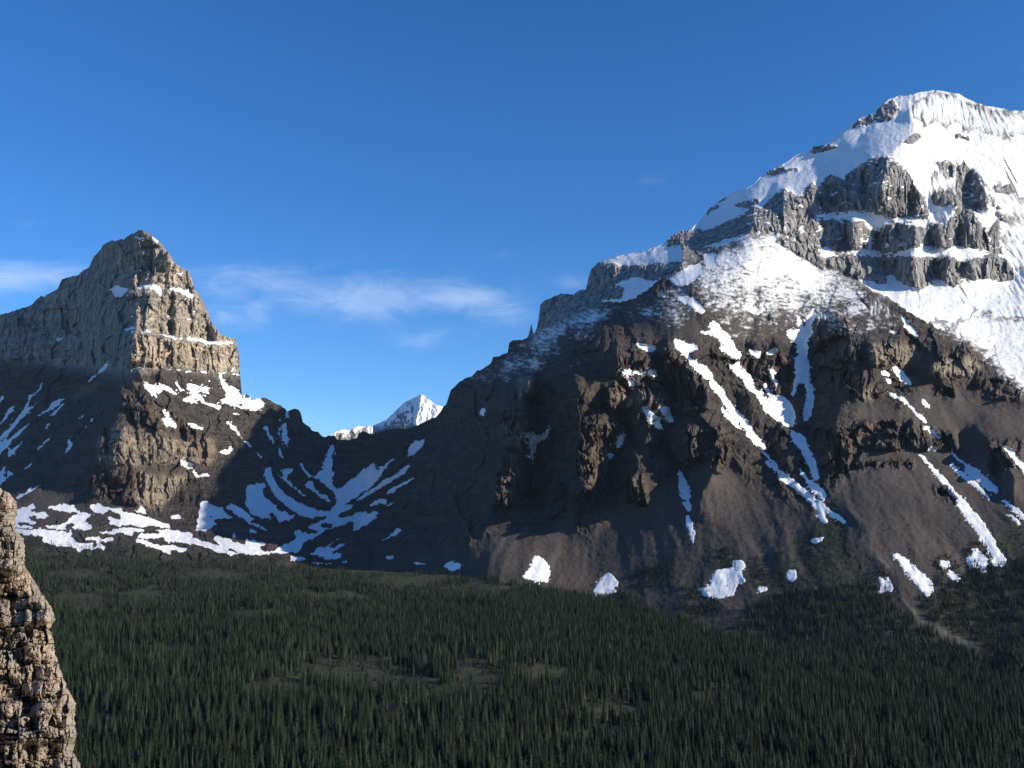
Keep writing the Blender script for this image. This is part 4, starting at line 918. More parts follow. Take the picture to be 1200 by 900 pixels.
# round the skyline off so that the crest has thickness
edge = np.clip(1 - (PY - sky_y[None]) / 5.0, 0, 1)
YY = YY + 14 * edge ** 2
P3 = place(PX, PY, YY)
Ys = sample(Ymap, xs, sky_y + 1.5) + 14
S3 = place(xs, sky_y, Ys)
back = []
for k in range(NB, 0, -1):
    s = k ** 1.5
    b = S3.copy()
    g = 1 + 34 * s * (1 + .3 * perlin(xs / 25, xs * 0 + k * .4, 83)) / b[:, 1]
    b *= g[:, None]
    b[:, 2] -= 26 * s * (1 + .3 * perlin(xs / 18, xs * 0 + k * .3, 84))
    back.append(b)
V = np.concatenate([np.array(back), S3[None], P3], 0)
nr = NR + NB + 1
vPX = np.concatenate([np.repeat(PX[:1], NB + 1, 0), PX], 0)
vPY = np.concatenate([np.repeat(sky_y[None] + 1.5, NB + 1, 0), PYs], 0)
above = row_y < sky_y[None]
keepc = ~(above[1:, :-1] & above[1:, 1:] & above[:-1, :-1] & above[:-1, 1:]) & ~((row_y > bot_y[None])[:-1, :-1])
keepc = np.concatenate([np.ones((NB, NX - 1), bool), np.zeros((1, NX - 1), bool), keepc], 0)
attrs = {k: sample(m, vPX, vPY) for k, m in maps.items()}
split = np.interp(vPY, [500, 512, 545, 590, 640, 720], [399, 398, 388, 395, 380, 370])
leftc = (vPX < split)[:-1, :-1]
soft = np.maximum(np.maximum(attrs['snow'] * 1.2, attrs['scree']), attrs['thin'])
soft = (soft > .5)[:-1, :-1]
m_left = grid_mesh('mountain', V.reshape(-1, 3), nr, NX, MOUNTAIN, attrs, soft, leftc & keepc)
m_right = grid_mesh('mountain', V.reshape(-1, 3), nr, NX, MOUNTAIN, attrs, soft, ~leftc & keepc)
for o, lab in ((m_left, 'tan banded rock tower rising above the snowy bowl on the left'), (m_right, 'huge brown mountain with a snow covered summit and grey cliff bands')):
    o['kind'] = 'structure'
    o['label'] = lab
    o['category'] = 'mountain'

# ---- the snow patches, each a thing of its own
print('snow patches')
up = np.array([0, -.75, .66])
for lab, poly in PATCHES:
    xa, xb = min(p[0] for p in poly) - 5, max(p[0] for p in poly) + 5
    ya, yb = min(p[1] for p in poly) - 5, max(p[1] for p in poly) + 5
    c0, c1 = np.searchsorted(xs, [xa, xb])
    sub = (PX[:, c0:c1] > 0) & (PY[:, c0:c1] > ya) & (PY[:, c0:c1] < yb)
    rows = np.where(sub.any(1))[0]
    if len(rows) < 2 or c1 - c0 < 2:
        continue
    r0, r1 = rows[0], rows[-1] + 1
    m = raster([poly], .9)
    gx, gy = PX[r0:r1, c0:c1], PY[r0:r1, c0:c1]
    w1, w2 = sample(wx, gx, gy), sample(wy, gx, gy)
    mm = sample(m, gx + w1, gy + w2)
    mm = np.where((mm > .02) & (mm < .98), np.clip(mm + .3 * fbm(gx / 2.6, gy / 2.6, 2, 97) * (.35 + np.clip(1.2 * perlin(gx / 9, gy / 9, 99) + .5, 0, 1)), 0, 1), mm)
    v = P3[r0:r1, c0:c1] + up * ((np.clip(mm, 0, .75) - .42) * 2.8)[..., None]
    cm = (mm[1:, 1:] > .06) | (mm[:-1, :-1] > .06) | (mm[1:, :-1] > .06) | (mm[:-1, 1:] > .06)
    cen = v.reshape(-1, 3)[mm.ravel() > .3].mean(0) if (mm > .3).any() else v.reshape(-1, 3).mean(0)
    o = grid_mesh('snow_patch', (v - cen).reshape(-1, 3), r1 - r0, c1 - c0, SNOW, None, True, cm)
    o.location = cen
    o['label'] = lab
    o['category'] = 'snow patch'
    o['group'] = 'snow patches on the right mountain'

# ------------------------------------------------------------------ far peak seen through the gap
def far_peak():
    sil = [(360, 530), (385, 512)] + y3((300, 410), (340, 390), (400, 380), (450, 370), (480, 355), (540, 355), (590, 350), (620, 335), (680, 310), (720, 270), (770, 220), (800, 190), (850, 165), (900, 140), (935, 132), (960, 160), (1000, 190), (1040, 215), (1080, 215), (1130, 240), (1200, 330)) + [(570, 520)]
    px = np.linspace(360, 570, 421)
    s = np.interp(px, *zip(*sil)) + .7 * perlin(px / 4, px * 0 + 1.5, 5) + .4 * perlin(px / 1.7, px * 0 + 1.5, 6)
    n = 150
    tt = np.linspace(0, 1, n)[:, None]
    gx = np.repeat(px[None], n, 0)
    gy = s[None] + tt * (545 - s)[None]
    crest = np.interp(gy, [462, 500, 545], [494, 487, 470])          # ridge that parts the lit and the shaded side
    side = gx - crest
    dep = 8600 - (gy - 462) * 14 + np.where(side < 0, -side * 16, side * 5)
    dep = np.where(gx < 437, dep - 500 - (437 - gx) * 22, dep)
    dep = dep - 38 * ridged(gx / 16, gy / 30, 4, 9) - 14 * fbm(gx / 5, gy / 5, 3, 12)
    v = place(gx, gy, dep)
    bk = v[:1].copy()
    bk2 = v[:1].copy()
    bk[..., 1] += 250
    bk[..., 2] -= 120
    bk2[..., 1] += 1500
    bk2[..., 2] -= 1100
    v = np.concatenate([bk2, bk, v], 0)
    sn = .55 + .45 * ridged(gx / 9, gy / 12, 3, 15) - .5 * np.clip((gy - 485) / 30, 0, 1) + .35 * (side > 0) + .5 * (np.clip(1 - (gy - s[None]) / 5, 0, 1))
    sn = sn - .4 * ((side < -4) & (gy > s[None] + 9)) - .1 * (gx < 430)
    sn = np.concatenate([sn[:1], sn[:1], sn], 0)
    one = np.ones_like(sn)
    tanm = np.concatenate([np.repeat((gx < 440)[:1], 2, 0), gx < 440], 0) * .8
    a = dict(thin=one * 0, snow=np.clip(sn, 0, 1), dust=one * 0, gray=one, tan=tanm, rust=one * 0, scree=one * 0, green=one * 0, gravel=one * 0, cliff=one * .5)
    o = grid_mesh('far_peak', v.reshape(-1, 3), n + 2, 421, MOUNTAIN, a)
    o['kind'] = 'structure'
    o['label'] = 'small distant snow streaked peak seen through the gap between the mountains'
    o['category'] = 'mountain'
far_peak()

# ------------------------------------------------------------------ valley floor
FLOOR = [(-140, 654, 2500), (0, 654, 2500), (300, 661, 2450), (530, 673, 2300), (640, 690, 2080), (740, 710, 1800), (850, 745, 1470), (950, 765, 1360), (1060, 785, 1280),
    (1200, 800, 1220), (1340, 806, 1200), (0, 700, 1700), (300, 702, 1680), (600, 722, 1500), (0, 760, 1150), (300, 760, 1130), (600, 775, 1080),
    (900, 805, 1020), (1200, 845, 940), (0, 820, 850), (600, 832, 810), (1000, 862, 800), (1200, 900, 740), (0, 900, 620), (600, 900, 610),
    (900, 900, 660), (0, 1000, 440), (600, 1000, 440), (1200, 1000, 480), (-140, 1000, 440), (1340, 1000, 480), (-140, 800, 900), (1340, 900, 740), (0, 1200, 250), (600, 1200, 250), (1200, 1200, 270)]
floor_ev = tps(FLOOR)
ftop_x = [-140, 0, 30, 300, 530, 640, 740, 850, 950, 1060, 1200, 1340]
ftop_y = [652, 650, 650, 662, 674, 690, 710, 745, 765, 785, 800, 806]
CLEARINGS = [(402, 788, 56, 13), (325, 806, 34, 10), (556, 794, 28, 18), (520, 816, 24, 8), (100, 705, 34, 12), (170, 699, 30, 9), (95, 674, 30, 7), (465, 800, 60, 9), (720, 834, 44, 8), (830, 818, 34, 6), (250, 674, 44, 6), (480, 682, 44, 7), (460, 668, 60, 4), (300, 720, 40, 5), (640, 790, 40, 7), (200, 760, 36, 5), (690, 862, 30, 6), (390, 700, 50, 5), (560, 690, 40, 5)]

def clearing(x, y):
    c = 0
    wob = 1 + 1.5 * np.clip(perlin(x / 11, y / 5, 77) + .5 * perlin(x / 4.5, y / 2.5, 78), -.5, 2)
    for cx, cy, rx, ry in CLEARINGS:
        c = np.maximum(c, np.exp(-(((x - cx) / rx) ** 2 + ((y - cy) / ry) ** 2) * wob))
    return c

def floor_material():
    m, nt, b = new_mat('forest_floor')
    pos = nd(nt, 'ShaderNodeTexCoord').outputs['Object']
    n1 = noise(nt, pos, 0.02, 5)
    n2 = noise(nt, pos, 0.15, 4, .65)
    g = mix_col(nt, ramp(nt, n1, .35, .65), (0.022, 0.026, 0.014), (0.040, 0.038, 0.022))
    br = mix_col(nt, ramp(nt, n2, .4, .62), (0.030, 0.034, 0.017), (0.066, 0.059, 0.034))
    nt.links.new(mix_col(nt, attr(nt, 'bare'), g, br), b.inputs['Base Color'])
    bump(nt, b, n2, .7, 2.0)
    return m

fx = np.linspace(-140, 1340, 500)
ft = np.interp(fx, ftop_x, ftop_y)
frn = 320
ftt = np.linspace(0, 1, frn)[:, None] ** 1.25
fgx = np.repeat(fx[None], frn, 0)
fgy = ft[None] + ftt * (1200 - ft)[None]
fY = floor_ev(fgx, fgy)
fV = place(fgx, fgy, fY)
fV[..., 2] += 2.2 * fbm(fV[..., 0] / 60, fV[..., 1] / 60, 3, 17)
drop = []
for k, (dy, dz) in enumerate(((260, 90), (110, 28), (40, 5))):
    d = fV[0].copy()
    d[:, 1] += dy
    d[:, 2] -= dz
    drop.append(d)
fVV = np.concatenate([np.array(drop), fV], 0)
bare = np.clip(clearing(fgx, fgy) * 1.6, 0, 1)
bare = np.concatenate([np.repeat(bare[:1], 3, 0), bare], 0)
floor = grid_mesh('valley_floor', fVV.reshape(-1, 3), frn + 3, 500, floor_material(), dict(bare=bare))
floor['kind'] = 'structure'
# the land goes on below and around what the camera sees
def outer_ground():
    rr = np.concatenate([[0, 300, 700], np.geomspace(1200, 12000, 26)])
    th = np.linspace(0, 2 * np.pi, 97)
    rg, tg = np.meshgrid(rr, th, indexing='ij')
    v = np.stack([rg * np.cos(tg), 800 + rg * np.sin(tg), -290 + 8 * fbm(rg * np.cos(tg) / 400, rg * np.sin(tg) / 400, 2, 3)], -1)
    o = grid_mesh('ground', v.reshape(-1, 3), len(rr), 97, floor.data.materials[0], dict(bare=np.zeros(rg.shape)))
    o.data.flip_normals()
    o['kind'] = 'structure'
outer_ground()

def haze():
    import bmesh
    bm = bmesh.new()
    x0, x1, ya, yb, za_, zb_ = -12300, 12300, -11700, 13300, -306, 2150
    vs = [bm.verts.new(c) for c in ((x0, ya, za_), (x1, ya, za_), (x1, yb, za_), (x0, yb, za_), (x0, ya, zb_), (x1, ya, zb_), (x1, yb, zb_), (x0, yb, zb_))]
    for f in ((3, 2, 1, 0), (4, 5, 6, 7), (0, 1, 5, 4), (1, 2, 6, 5), (2, 3, 7, 6), (3, 0, 4, 7)):
        bm.faces.new([vs[i] for i in f])
    me = bpy.data.meshes.new('haze')
    bm.to_mesh(me)
    bm.free()
    m = bpy.data.materials.new('thin_air')
    m.use_nodes = True
    nt = m.node_tree
    nt.nodes.clear()
    out = nd(nt, 'ShaderNodeOutputMaterial')
    v = nd(nt, 'ShaderNodeVolumePrincipled')
    v.inputs['Color'].default_value = (0.62, 0.78, 1.0, 1)
    v.inputs['Density'].default_value = HAZE
    nt.links.new(v.outputs[0], out.inputs['Volume'])
    me.materials.append(m)
    o = bpy.data.objects.new('haze', me)
    C.objects.link(o)
    o['kind'] = 'stuff'
    o['label'] = 'thin pale blue air between the viewer and the mountains'
    o['category'] = 'haze'
HAZE = 0.000006
haze()

# ------------------------------------------------------------------ conifers
def foliage_material(name, a, b_, var=.35):
    m, nt, b = new_mat(name, .8, .1)
    info = nd(nt, 'ShaderNodeObjectInfo')
    pos = nd(nt, 'ShaderNodeTexCoord').outputs['Object']
    n = noise(nt, pos, 0.9, 3)
    col = mix_col(nt, ramp(nt, n, .3, .7), a, b_)
    hs = nd(nt, 'ShaderNodeHueSaturation')
    nt.links.new(col, hs.inputs['Color'])
    nt.links.new(math_node(nt, 'ADD', math_node(nt, 'MULTIPLY', info.outputs['Random'], var * 2), 1 - var), hs.inputs['Value'])
    nt.links.new(math_node(nt, 'ADD', math_node(nt, 'MULTIPLY', info.outputs['Random'], .05), .475), hs.inputs['Hue'])
    nt.links.new(hs.outputs[0], b.inputs['Base Color'])
    return m

def bark_material():
    m, nt, b = new_mat('bark')
    pos = nd(nt, 'ShaderNodeTexCoord').outputs['Object']
    n = noise(nt, mapping(nt, pos, (6, 6, .8)), 1.0, 4)
    nt.links.new(mix_col(nt, ramp(nt, n, .35, .65), (.05, .042, .035), (.13, .115, .10)), b.inputs['Base Color'])
    return m

GREENLEAF = foliage_material('needles', (0.010, 0.019, 0.011), (0.025, 0.037, 0.020), .6)
PALELEAF = foliage_material('pale_needles', (0.028, 0.036, 0.021), (0.055, 0.061, 0.036), .5)
GREYLEAF = foliage_material('grey_twigs', (0.06, 0.055, 0.048), (0.13, 0.12, 0.105), .25)
BARK = bark_material()

def crown_mesh(seed, height=20.0, radius=2.3, tiers=17, per=8, bare=0.0, mat=None):
    r = random.Random(seed)
    vs, fs = [], []
    base = .07 + .06 * r.random()
    # dense heart of short twigs
    for k in range(tiers):
        f = k / (tiers - 1)
        h = height * (base + (1 - base) * f)
        rad = radius * ((1 - f) ** .82) * (.72 + .5 * r.random()) + .12
        if k < 2:
            rad *= .75
        nb = max(4, int(per * (1 - .35 * f)))
        off = r.random() * 6.28
        for j in range(nb):
            if r.random() < bare:
                continue
            a = off + 6.283 * j / nb + r.uniform(-.3, .3)
            L = rad * r.uniform(.7, 1.2)
            droop = L * r.uniform(.25, .6) + .15
            w = L * r.uniform(.26, .42) + .06
            ca, sa = math.cos(a), math.sin(a)
            i = len(vs)
            hh = h + r.uniform(-.3, .3)
            lift = .55 * height / tiers
            vs += [(0, 0, hh + lift), (ca * L * .55 - sa * w, sa * L * .55 + ca * w, hh - droop * .45), (ca * L, sa * L, hh - droop),
                   (ca * L * .55 + sa * w, sa * L * .55 - ca * w, hh - droop * .45), (ca * L * .5, sa * L * .5, hh + lift * .35)]
            fs += [(i, i + 1, i + 4), (i + 1, i + 2, i + 4), (i + 2, i + 3, i + 4), (i + 3, i, i + 4)]
    i = len(vs)
    vs += [(.1, 0, height * .9), (-.05, .09, height * .9), (-.05, -.09, height * .9), (0, 0, height * 1.03)]
    fs += [(i, i + 1, i + 3), (i + 1, i + 2, i + 3), (i + 2, i, i + 3)]
    me = bpy.data.meshes.new('crown')
    me.from_pydata(vs, [], fs)
    me.materials.append(mat)
    return me

def trunk_mesh(seed, height=20.0):
    r = random.Random(seed)
    vs, fs = [], []
    ring, lv = 6, 5
    bx, by = r.uniform(-.25, .25), r.uniform(-.25, .25)
    for k in range(lv):
        f = k / (lv - 1)
        rad = .26 * (1 - f) + .03
        for j in range(ring):
            a = 6.283 * j / ring
            vs.append((bx * f * (1 - f) * 2 + rad * math.cos(a), by * f * (1 - f) * 2 + rad * math.sin(a), -1.0 + (height * .97 + 1) * f))
    for k in range(lv - 1):
        for j in range(ring):
            a, b = k * ring + j, k * ring + (j + 1) % ring
            fs.append((a, b, b + ring, a + ring))
    for j in range(9):                                   # limbs
        h = height * r.uniform(.06, .7)
        a = r.random() * 6.283
        L = 1.5 * (1 - h / height) + .3
        i = len(vs)
        vs += [(0, 0, h + .09), (.05, .05, h - .07), (-.05, -.05, h - .07), (math.cos(a) * L, math.sin(a) * L, h - .25 * L)]
        fs += [(i, i + 1, i + 3), (i + 1, i + 2, i + 3), (i + 2, i, i + 3)]
    me = bpy.data.meshes.new('trunk')
    me.from_pydata(vs, [], fs)
    me.materials.append(BARK)
    return me

KINDS = []     # crown mesh, trunk mesh, label, group, mean height share
for s in range(4):
    KINDS.append((crown_mesh(s, 20, 2.1 + .25 * s, 17 + s, 8, .06, GREENLEAF), trunk_mesh(s), 'tall dark green conifer in the nearest rows of the forest at the bottom edge', 'tall dark conifers at the bottom edge'))
for s in range(4, 6):
    KINDS.append((crown_mesh(s, 20, 2.7, 16, 8, .05, PALELEAF), trunk_mesh(s), 'paler yellowish green conifer among darker trees at the bottom edge of the forest', 'paler conifers at the bottom edge'))
KINDS.append((crown_mesh(9, 20, 1.4, 15, 6, .4, GREYLEAF), trunk_mesh(9), 'thin grey half dead conifer with bare twigs in the near forest', 'grey half dead conifers in the near forest'))

def tree_points():
    """base points, kind and size of every conifer"""
    pts, kinds, size, pale = [], [], [], []
    a = fV[:-1, :-1]
    b = fV[:-1, 1:]
    c = fV[1:, :-1]
    area = np.linalg.norm(np.cross(b - a, c - a), axis=-1)
    cx = fgx[:-1, :-1]
    cy = fgy[:-1, :-1]
    dens = 1 / 31.0 * (1 - .72 * np.clip(clearing(cx, cy) * 1.5, 0, 1)) * np.clip(1 + 1.0 * fbm(a[..., 0] / 55, a[..., 1] / 75, 3, 21), .06, 1.7)
    top = np.clip((cy - np.interp(cx, ftop_x, ftop_y)) / 12, 0, 1)          # the forest thins out towards the open slopes
    dens *= np.where(cx < 560, .22 + .78 * top, .7 + .3 * top)
    dens *= (cy < 1010)
    n = rng.poisson(area * dens)
    ii, jj = np.nonzero(n)
    rep = n[ii, jj]
    ii, jj = np.repeat(ii, rep), np.repeat(jj, rep)
    u, v = rng.random(len(ii))[:, None], rng.random(len(ii))[:, None]
    p = fV[ii, jj] * (1 - u) * (1 - v) + fV[ii, jj + 1] * u * (1 - v) + fV[ii + 1, jj] * (1 - u) * v + fV[ii + 1, jj + 1] * u * v
    px, py = project(p)
    h = .28 + .64 * rng.random(len(p)) ** .8
    h *= np.where(py < 700, .82, 1.0)
    h *= np.where(clearing(px, py) > .25, .18 + .35 * rng.random(len(p)) ** 2, 1.0)
    far = np.clip((730 - py) / 70, 0, 1) * np.clip((640 - px) / 200, 0, 1)
    k = rng.random(len(p))
    greyp = .035 + .22 * far
    palep = greyp + .10 + .25 * np.clip(perlin(p[:, 0] / 90, p[:, 1] / 90, 33), 0, 1)
    kind = np.where(k < greyp, 6, np.where(k < palep, rng.integers(4, 6, len(p)), rng.integers(0, 4, len(p))))
    return p, h, kind

tp, th_, tk = tree_points()

# trees and shrubs at the foot of the right mountain
SLOPE_WOODS = [
    ([(862, 742), (872, 715), (900, 705), (930, 692), (1000, 684), (1030, 690), (1055, 715), (1100, 745), (1140, 770), (1210, 785), (1345, 800), (1345, 850), (860, 800)], 1 / 40.0, .75),
    ([(1085, 725), (1075, 700), (1110, 690), (1140, 668), (1200, 655), (1345, 640), (1345, 800), (1210, 785), (1150, 755)], 1 / 60.0, .55),
    ([(938, 690), (930, 660), (945, 620), (960, 600), (966, 640), (1010, 680), (1000, 690)], 1 / 160.0, .35),
    ([(742, 690), (745, 668), (785, 660), (788, 690)], 1 / 70.0, .45), ([(800, 705), (802, 688), (838, 690), (850, 720), (800, 730)], 1 / 60.0, .5),
    ([(843, 650), (850, 640), (862, 645), (868, 680), (850, 690)], 1 / 60.0, .4), ([(882, 690), (884, 655), (893, 648), (898, 690)], 1 / 60.0, .4), ([(908, 680), (907, 648), (918, 645), (918, 690)], 1 / 50.0, .4),
    ([(1095, 690), (1095, 655), (1110, 650), (1130, 665), (1128, 690)], 1 / 60.0, .38), ([(1130, 662), (1133, 640), (1150, 632), (1172, 660), (1160, 690)], 1 / 60.0, .38),
    ([(1180, 640), (1190, 600), (1345, 560), (1345, 650)], 1 / 110.0, .4), ([(1010, 700), (1015, 675), (1040, 660), (1050, 690), (1045, 710)], 1 / 70.0, .4),
    ([(700, 700), (720, 690), (740, 698), (760, 705), (740, 715)], 1 / 60.0, .45), ([(20, 652), (40, 630), (120, 640), (200, 648), (380, 655), (380, 668), (20, 668)], 1 / 240.0, .36),
    ([(880, 665), (1000, 640), (1000, 600), (930, 600)], 1 / 500.0, .28), ([(600, 700), (560, 640), (840, 560), (900, 640), (860, 690)], 1 / 1500.0, .22), ([(1010, 600), (1100, 560), (1190, 640), (1060, 660)], 1 / 1200.0, .2),
]
sp, sh, sk = [], [], []
A = P3[:-1, :-1]
mare = np.linalg.norm(np.cross(P3[:-1, 1:] - A, P3[1:, :-1] - A), axis=-1)
pm = sample(np.maximum(patch_all, maps['gravel']), PX[:-1, :-1], PY[:-1, :-1])
for poly, dn, hh in SLOPE_WOODS:
    ins = in_poly(PX[:-1, :-1], PY[:-1, :-1], poly)
    clump = np.clip(.9 + 1.2 * fbm(PX[:-1, :-1] / 14, PY[:-1, :-1] / 9, 2, 61), .15, 2)
    dn = dn * (1.9 if dn > 1 / 75.0 and hh < .6 else 1)
    n = rng.poisson(np.where(ins, np.minimum(mare, 60) * dn * clump * (1 - .92 * np.clip(pm, 0, 1)), 0))
    ii, jj = np.nonzero(n)
    rep = n[ii, jj]
    ii, jj = np.repeat(ii, rep), np.repeat(jj, rep)
    sp.append(P3[ii, jj] + rng.normal(0, .8, (len(ii), 3)) * [1, 1, 0])
    sh.append(hh * (.6 + .6 * rng.random(len(ii))))
    sk.append(np.where(rng.random(len(ii)) < .12, 6, rng.integers(0, 6, len(ii))))
tp = np.concatenate([tp] + sp)
th_ = np.concatenate([th_] + sh)
tk = np.concatenate([tk] + sk)
rot = rng.random(len(tp)) * 6.283
wid = th_ ** .6 * (.85 + .4 * rng.random(len(tp)))
print('conifers', len(tp))

# the 300 trees that show largest stand as things of their own, with crown and trunk
bx, by = project(tp)
tx, ty = project(tp + np.stack([0 * th_, 0 * th_, th_ * 20], -1))
vis = np.clip(np.minimum(by, 900) - np.maximum(ty, 0), 0, None)
vis = np.where((bx > 4) & (bx < 1196) & ~((bx < 100) & (by > 640)), vis, 0)
order = np.argsort(-vis)[:300]
chosen = np.zeros(len(tp), bool)
chosen[order] = True
proto = {}
for i in order:
    k = int(tk[i])
    root = bpy.data.objects.new('conifer_tree', None)
    root.empty_display_size = 1
    C.objects.link(root)
    root.location = tp[i]
    root.rotation_euler = (0, 0, rot[i])
    root.scale = (wid[i], wid[i], th_[i])
    root['label'] = KINDS[k][2]
    root['category'] = 'tree'
    root['group'] = KINDS[k][3]
    if k not in proto:
        cr = bpy.data.objects.new('crown', KINDS[k][0])
        tr = bpy.data.objects.new('trunk', KINDS[k][1])
        proto[k] = (cr, tr)
    else:
        cr, tr = (o.copy() for o in proto[k])
    for o in (cr, tr):
        C.objects.link(o)
        o.parent = root

def forest():
    keep = ~chosen
    p, n = tp[keep], int(keep.sum())
    me = bpy.data.meshes.new('forest')
    me.vertices.add(n)
    me.vertices.foreach_set('co', p.astype(np.float32).ravel())
    a = me.attributes.new('tree_kind', 'INT', 'POINT')
    a.data.foreach_set('value', tk[keep].astype(np.int32))
    a = me.attributes.new('tree_size', 'FLOAT_VECTOR', 'POINT')
    a.data.foreach_set('vector', np.stack([wid, wid, th_], -1)[keep].astype(np.float32).ravel())
    a = me.attributes.new('tree_turn', 'FLOAT_VECTOR', 'POINT')
    a.data.foreach_set('vector', np.stack([rot * 0, rot * 0, rot], -1)[keep].astype(np.float32).ravel())
    o = bpy.data.objects.new('forest', me)
    C.objects.link(o)
    o['kind'] = 'stuff'
    o['label'] = 'dense dark conifer forest covering the valley floor and lower slopes'
    o['category'] = 'forest'
    ng = bpy.data.node_groups.new('forest_trees', 'GeometryNodeTree')
    ng.interface.new_socket('Geometry', in_out='INPUT', socket_type='NodeSocketGeometry')
    ng.interface.new_socket('Geometry', in_out='OUTPUT', socket_type='NodeSocketGeometry')
    gi, go = ng.nodes.new('NodeGroupInput'), ng.nodes.new('NodeGroupOutput')
    join = ng.nodes.new('GeometryNodeJoinGeometry')
    def named(t, nm):
        q = ng.nodes.new('GeometryNodeInputNamedAttribute')
        q.data_type = t
        q.inputs['Name'].default_value = nm
        return next(s for s in q.outputs if s.enabled and s.name == 'Attribute')
    kk, sz, tn = named('INT', 'tree_kind'), named('FLOAT_VECTOR', 'tree_size'), named('FLOAT_VECTOR', 'tree_turn')
    for k, pair in proto.items():
        cmp = ng.nodes.new('FunctionNodeCompare')
        cmp.data_type = 'INT'
        cmp.operation = 'EQUAL'
        ins = [s for s in cmp.inputs if s.enabled]
        ng.links.new(kk, ins[0])
        ins[1].default_value = k
        for ob in pair:
            oi = ng.nodes.new('GeometryNodeObjectInfo')
            oi.transform_space = 'ORIGINAL'
            oi.inputs['Object'].default_value = ob
            oi.inputs['As Instance'].default_value = True
            ip = ng.nodes.new('GeometryNodeInstanceOnPoints')
            ng.links.new(gi.outputs[0], ip.inputs['Points'])
            ng.links.new(cmp.outputs[0], ip.inputs['Selection'])
            ng.links.new(oi.outputs['Geometry'], ip.inputs['Instance'])
            ng.links.new(tn, ip.inputs['Rotation'])
            ng.links.new(sz, ip.inputs['Scale'])
            ng.links.new(ip.outputs[0], join.inputs[0])
    ng.links.new(join.outputs[0], go.inputs[0])
    md = o.modifiers.new('trees', 'NODES')
    md.node_group = ng
forest()

# ------------------------------------------------------------------ near cliff at the left edge
def cliff_material():
    m, nt, b = new_mat('cliff_rock', .9, .2)
    pos = nd(nt, 'ShaderNodeTexCoord').outputs['Object']
    n1 = noise(nt, pos, .35, 5, .6)
    n2 = noise(nt, mapping(nt, pos, (1.6, 1.6, .9)), 1.2, 5, .65)
    n3 = noise(nt, pos, 6.0, 4, .7)
    cell = attr(nt, 'block')
    c = mix_col(nt, ramp(nt, n1, .35, .62), (.43, .35, .25), (.28, .24, .19))
    c = mix_col(nt, math_node(nt, 'MULTIPLY', ramp(nt, cell, .6, .95), .75), c, (.50, .37, .25))
    c = mix_col(nt, math_node(nt, 'MULTIPLY', ramp(nt, cell, .35, .05), .6), c, (.25, .23, .205))
    c = mix_col(nt, math_node(nt, 'MULTIPLY', ramp(nt, n2, .52, .7), .55), c, (.5, .43, .33))
    c = mix_col(nt, math_node(nt, 'MULTIPLY', ramp(nt, n3, .52, .78), .4), c, (.11, .09, .075))
    c = mix_col(nt, math_node(nt, 'MULTIPLY', math_node(nt, 'MULTIPLY', attr(nt, 'ledge'), ramp(nt, n2, .4, .6)), .7), c, (.11, .10, .055))
    nt.links.new(c, b.inputs['Base Color'])
    bump(nt, b, math_node(nt, 'ADD', n3, n2), .7, .12)
    return m

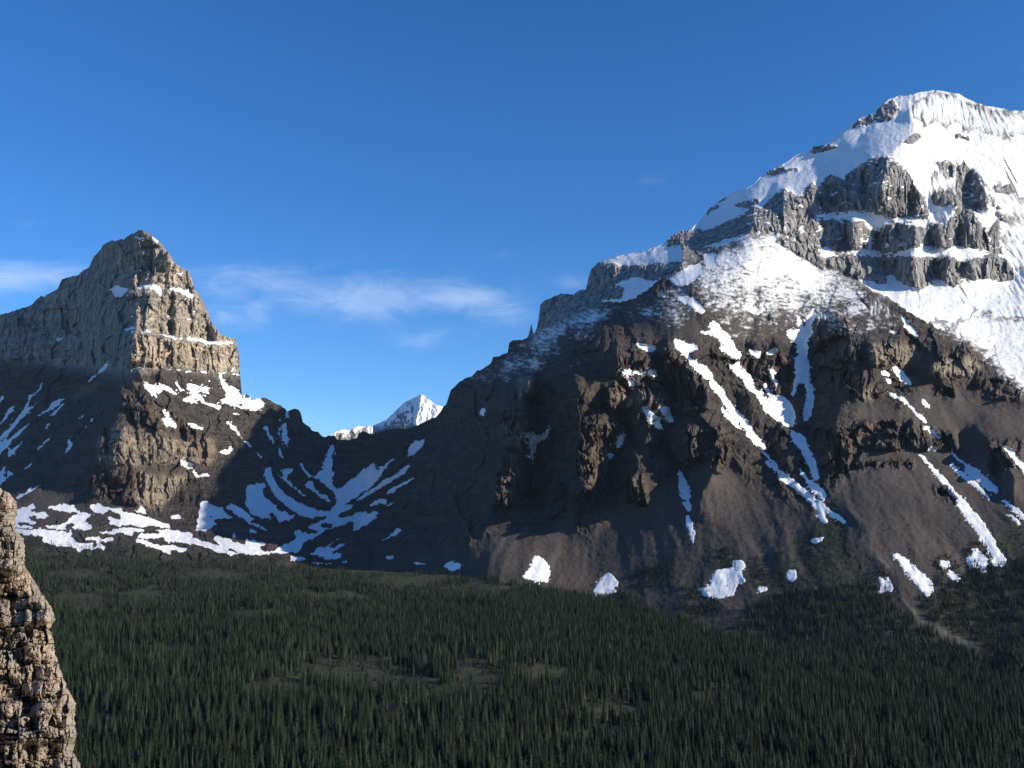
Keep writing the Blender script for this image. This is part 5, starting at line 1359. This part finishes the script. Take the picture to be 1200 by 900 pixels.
def near_cliff():
    eye = [(0, 545), (2, 574), (10, 577), (19, 588), (20, 600), (18, 612), (18, 620), (27, 630), (29, 645), (28, 662), (38, 677), (49, 696), (60, 711), (65, 726), (58, 737), (63, 749), (64, 764), (70, 783), (77, 801), (82, 813), (89, 824), (87, 841), (90, 862), (85, 881), (92, 892), (95, 900), (104, 930), (112, 980), (130, 1040)]
    nrw, ncl = 1000, 520
    py = np.linspace(572, 1010, nrw)
    ed = np.interp(py, [e[1] for e in eye], [e[0] for e in eye])
    ed = ed + 1.3 * perlin(py / 5, py * 0 + .7, 2) + .9 * perlin(py / 2.2, py * 0 + 3.7, 3)
    # the top of the cliff slopes back towards the left
    s = np.linspace(0, 1, ncl)[None]
    x = -150 + s * (ed[:, None] + 150)
    y = np.repeat(py[:, None], ncl, 1)
    D = 62.0 + (ed[:, None] - x) * -.02 - (y - 575) * .045
    k = D / F
    # ledges and overhangs of the thin bedded rock
    wy_ = y + 4 * perlin(x / 30, y / 30, 4)
    bands = [(572, 0), (585, .5), (612, .2), (633, 1.3), (664, 1.6), (672, .2), (700, -.3), (708, 1.2), (728, 1.7), (742, .4), (760, .0), (775, .9), (800, .2), (823, .3), (829, 1.6), (866, 1.7), (872, .4), (900, .6), (930, 1.6), (1010, 1.0)]
    prof = np.interp(wy_, *zip(*bands))
    # beds of broken blocks: each bed has its own thickness, each block its own set-back and tilt
    brnd = np.random.default_rng(3)
    def beds(y_, x_, tmin, tmax, seed, wide):
        edges = np.concatenate([[500], 500 + np.cumsum(brnd.uniform(tmin, tmax, 600))])
        k_ = np.searchsorted(edges, y_) - 1
        th = edges[k_ + 1] - edges[k_]
        fy_ = (y_ - edges[k_]) / th
        w = wide * (.6 + .9 * (((k_ * 7919 + seed) % 97) / 97.0))
        q = x_ / w + k_ * 3.7
        i_ = np.floor(q).astype(np.int64)
        h_ = (i_ * 374761393 + k_ * 668265263 + seed * 97531) & 0xffffffff
        h_ = ((h_ ^ (h_ >> 13)) * 1274126177) & 0xffffffff
        h_ = h_ ^ (h_ >> 16)
        fx_ = q - i_
        a_, b_, c_ = (h_ & 0xff) / 255.0, ((h_ >> 8) & 0xff) / 255.0, ((h_ >> 16) & 0xff) / 255.0
        gap = np.minimum(np.minimum(fx_, 1 - fx_) * w, np.minimum(fy_, 1 - fy_) * th)
        return a_ - .5, (b_ - .5) * (fx_ - .5) + (c_ - .75) * (fy_ - .5), gap, b_
    wxx = x + 2.6 * perlin(x / 13, y / 13, 5) + .7 * perlin(x / 4, y / 4, 15)
    wyy = y + 5 * perlin(x / 24, y / 24, 6) + 1.6 * perlin(x / 5, y / 5, 16) + .1 * x
    a1, t1, g1, c1 = beds(wyy, wxx, 11, 26, 1, 17)
    a2, t2, g2, c2 = beds(wyy + 3, wxx, 5, 12, 2, 8)
    a3, t3, g3, c3 = beds(wyy, wxx, 2.2, 5, 3, 5)
    f1 = facets(wxx / 10, wyy / 13, 7, 1.6)
    f2 = facets(wxx / 4.5, wyy / 6, 8, 1.5)
    out = prof * .9 + 1.6 * a1 + 1.5 * t1 + .62 * a2 + .7 * t2 + .24 * a3 + .2 * t3 + .5 * f1 + .16 * f2
    out -= .55 * np.exp(-g1 / .7) + .16 * np.exp(-g2 / .5)
    out += 1.3 * fbm(x / 40, y / 40, 3, 11) + .10 * fbm(x / 2, y / 2, 2, 12)
    D = D - out
    # the right edge rounds off away from the camera
    r = np.clip(1 - (ed[:, None] - x) / 16, 0, 1)
    D = D + 3.4 * r ** 2.2
    v = place(x, y, D)
    ext = []
    for kx, ky in ((-.5, 1.6), (-2.2, 4.5), (-6, 10), (-14, 18)):
        e = v[:, -1:].copy()
        e *= 1 + ky / e[..., 1:2]
        e[..., 0] += kx + .3 * perlin(py / 7, py * 0 + ky, 13)[:, None]
        ext.append(e)
    v = np.concatenate([v] + ext, 1)
    tops = []
    for ky, kz in ((14, 3.5), (6, 1.6), (2.4, .5), (.7, .1)):
        e = v[:1].copy()
        e *= 1 + ky / e[..., 1:2]
        e[..., 2] -= kz
        tops.append(e)
    v = np.concatenate(tops + [v], 0)
    def pad(m_):
        m_ = np.concatenate([m_, np.repeat(m_[:, -1:], 4, 1)], 1)
        return np.concatenate([np.repeat(m_[:1], 4, 0), m_], 0)
    ledge = np.clip(np.gradient(prof, axis=0) * -6, 0, 1)
    o = grid_mesh('rock_cliff', v.reshape(-1, 3), nrw + 4, ncl + 4, cliff_material(), dict(block=pad(.6 * c2 + .4 * c1), ledge=pad(np.clip(ledge + .3 * (fbm(x / 20, y / 12, 2, 14) > .35), 0, 1))), False)
    o['kind'] = 'structure'
    o['label'] = 'near cliff of broken orange brown rock at the left edge'
    o['category'] = 'cliff'
near_cliff()
print('done')
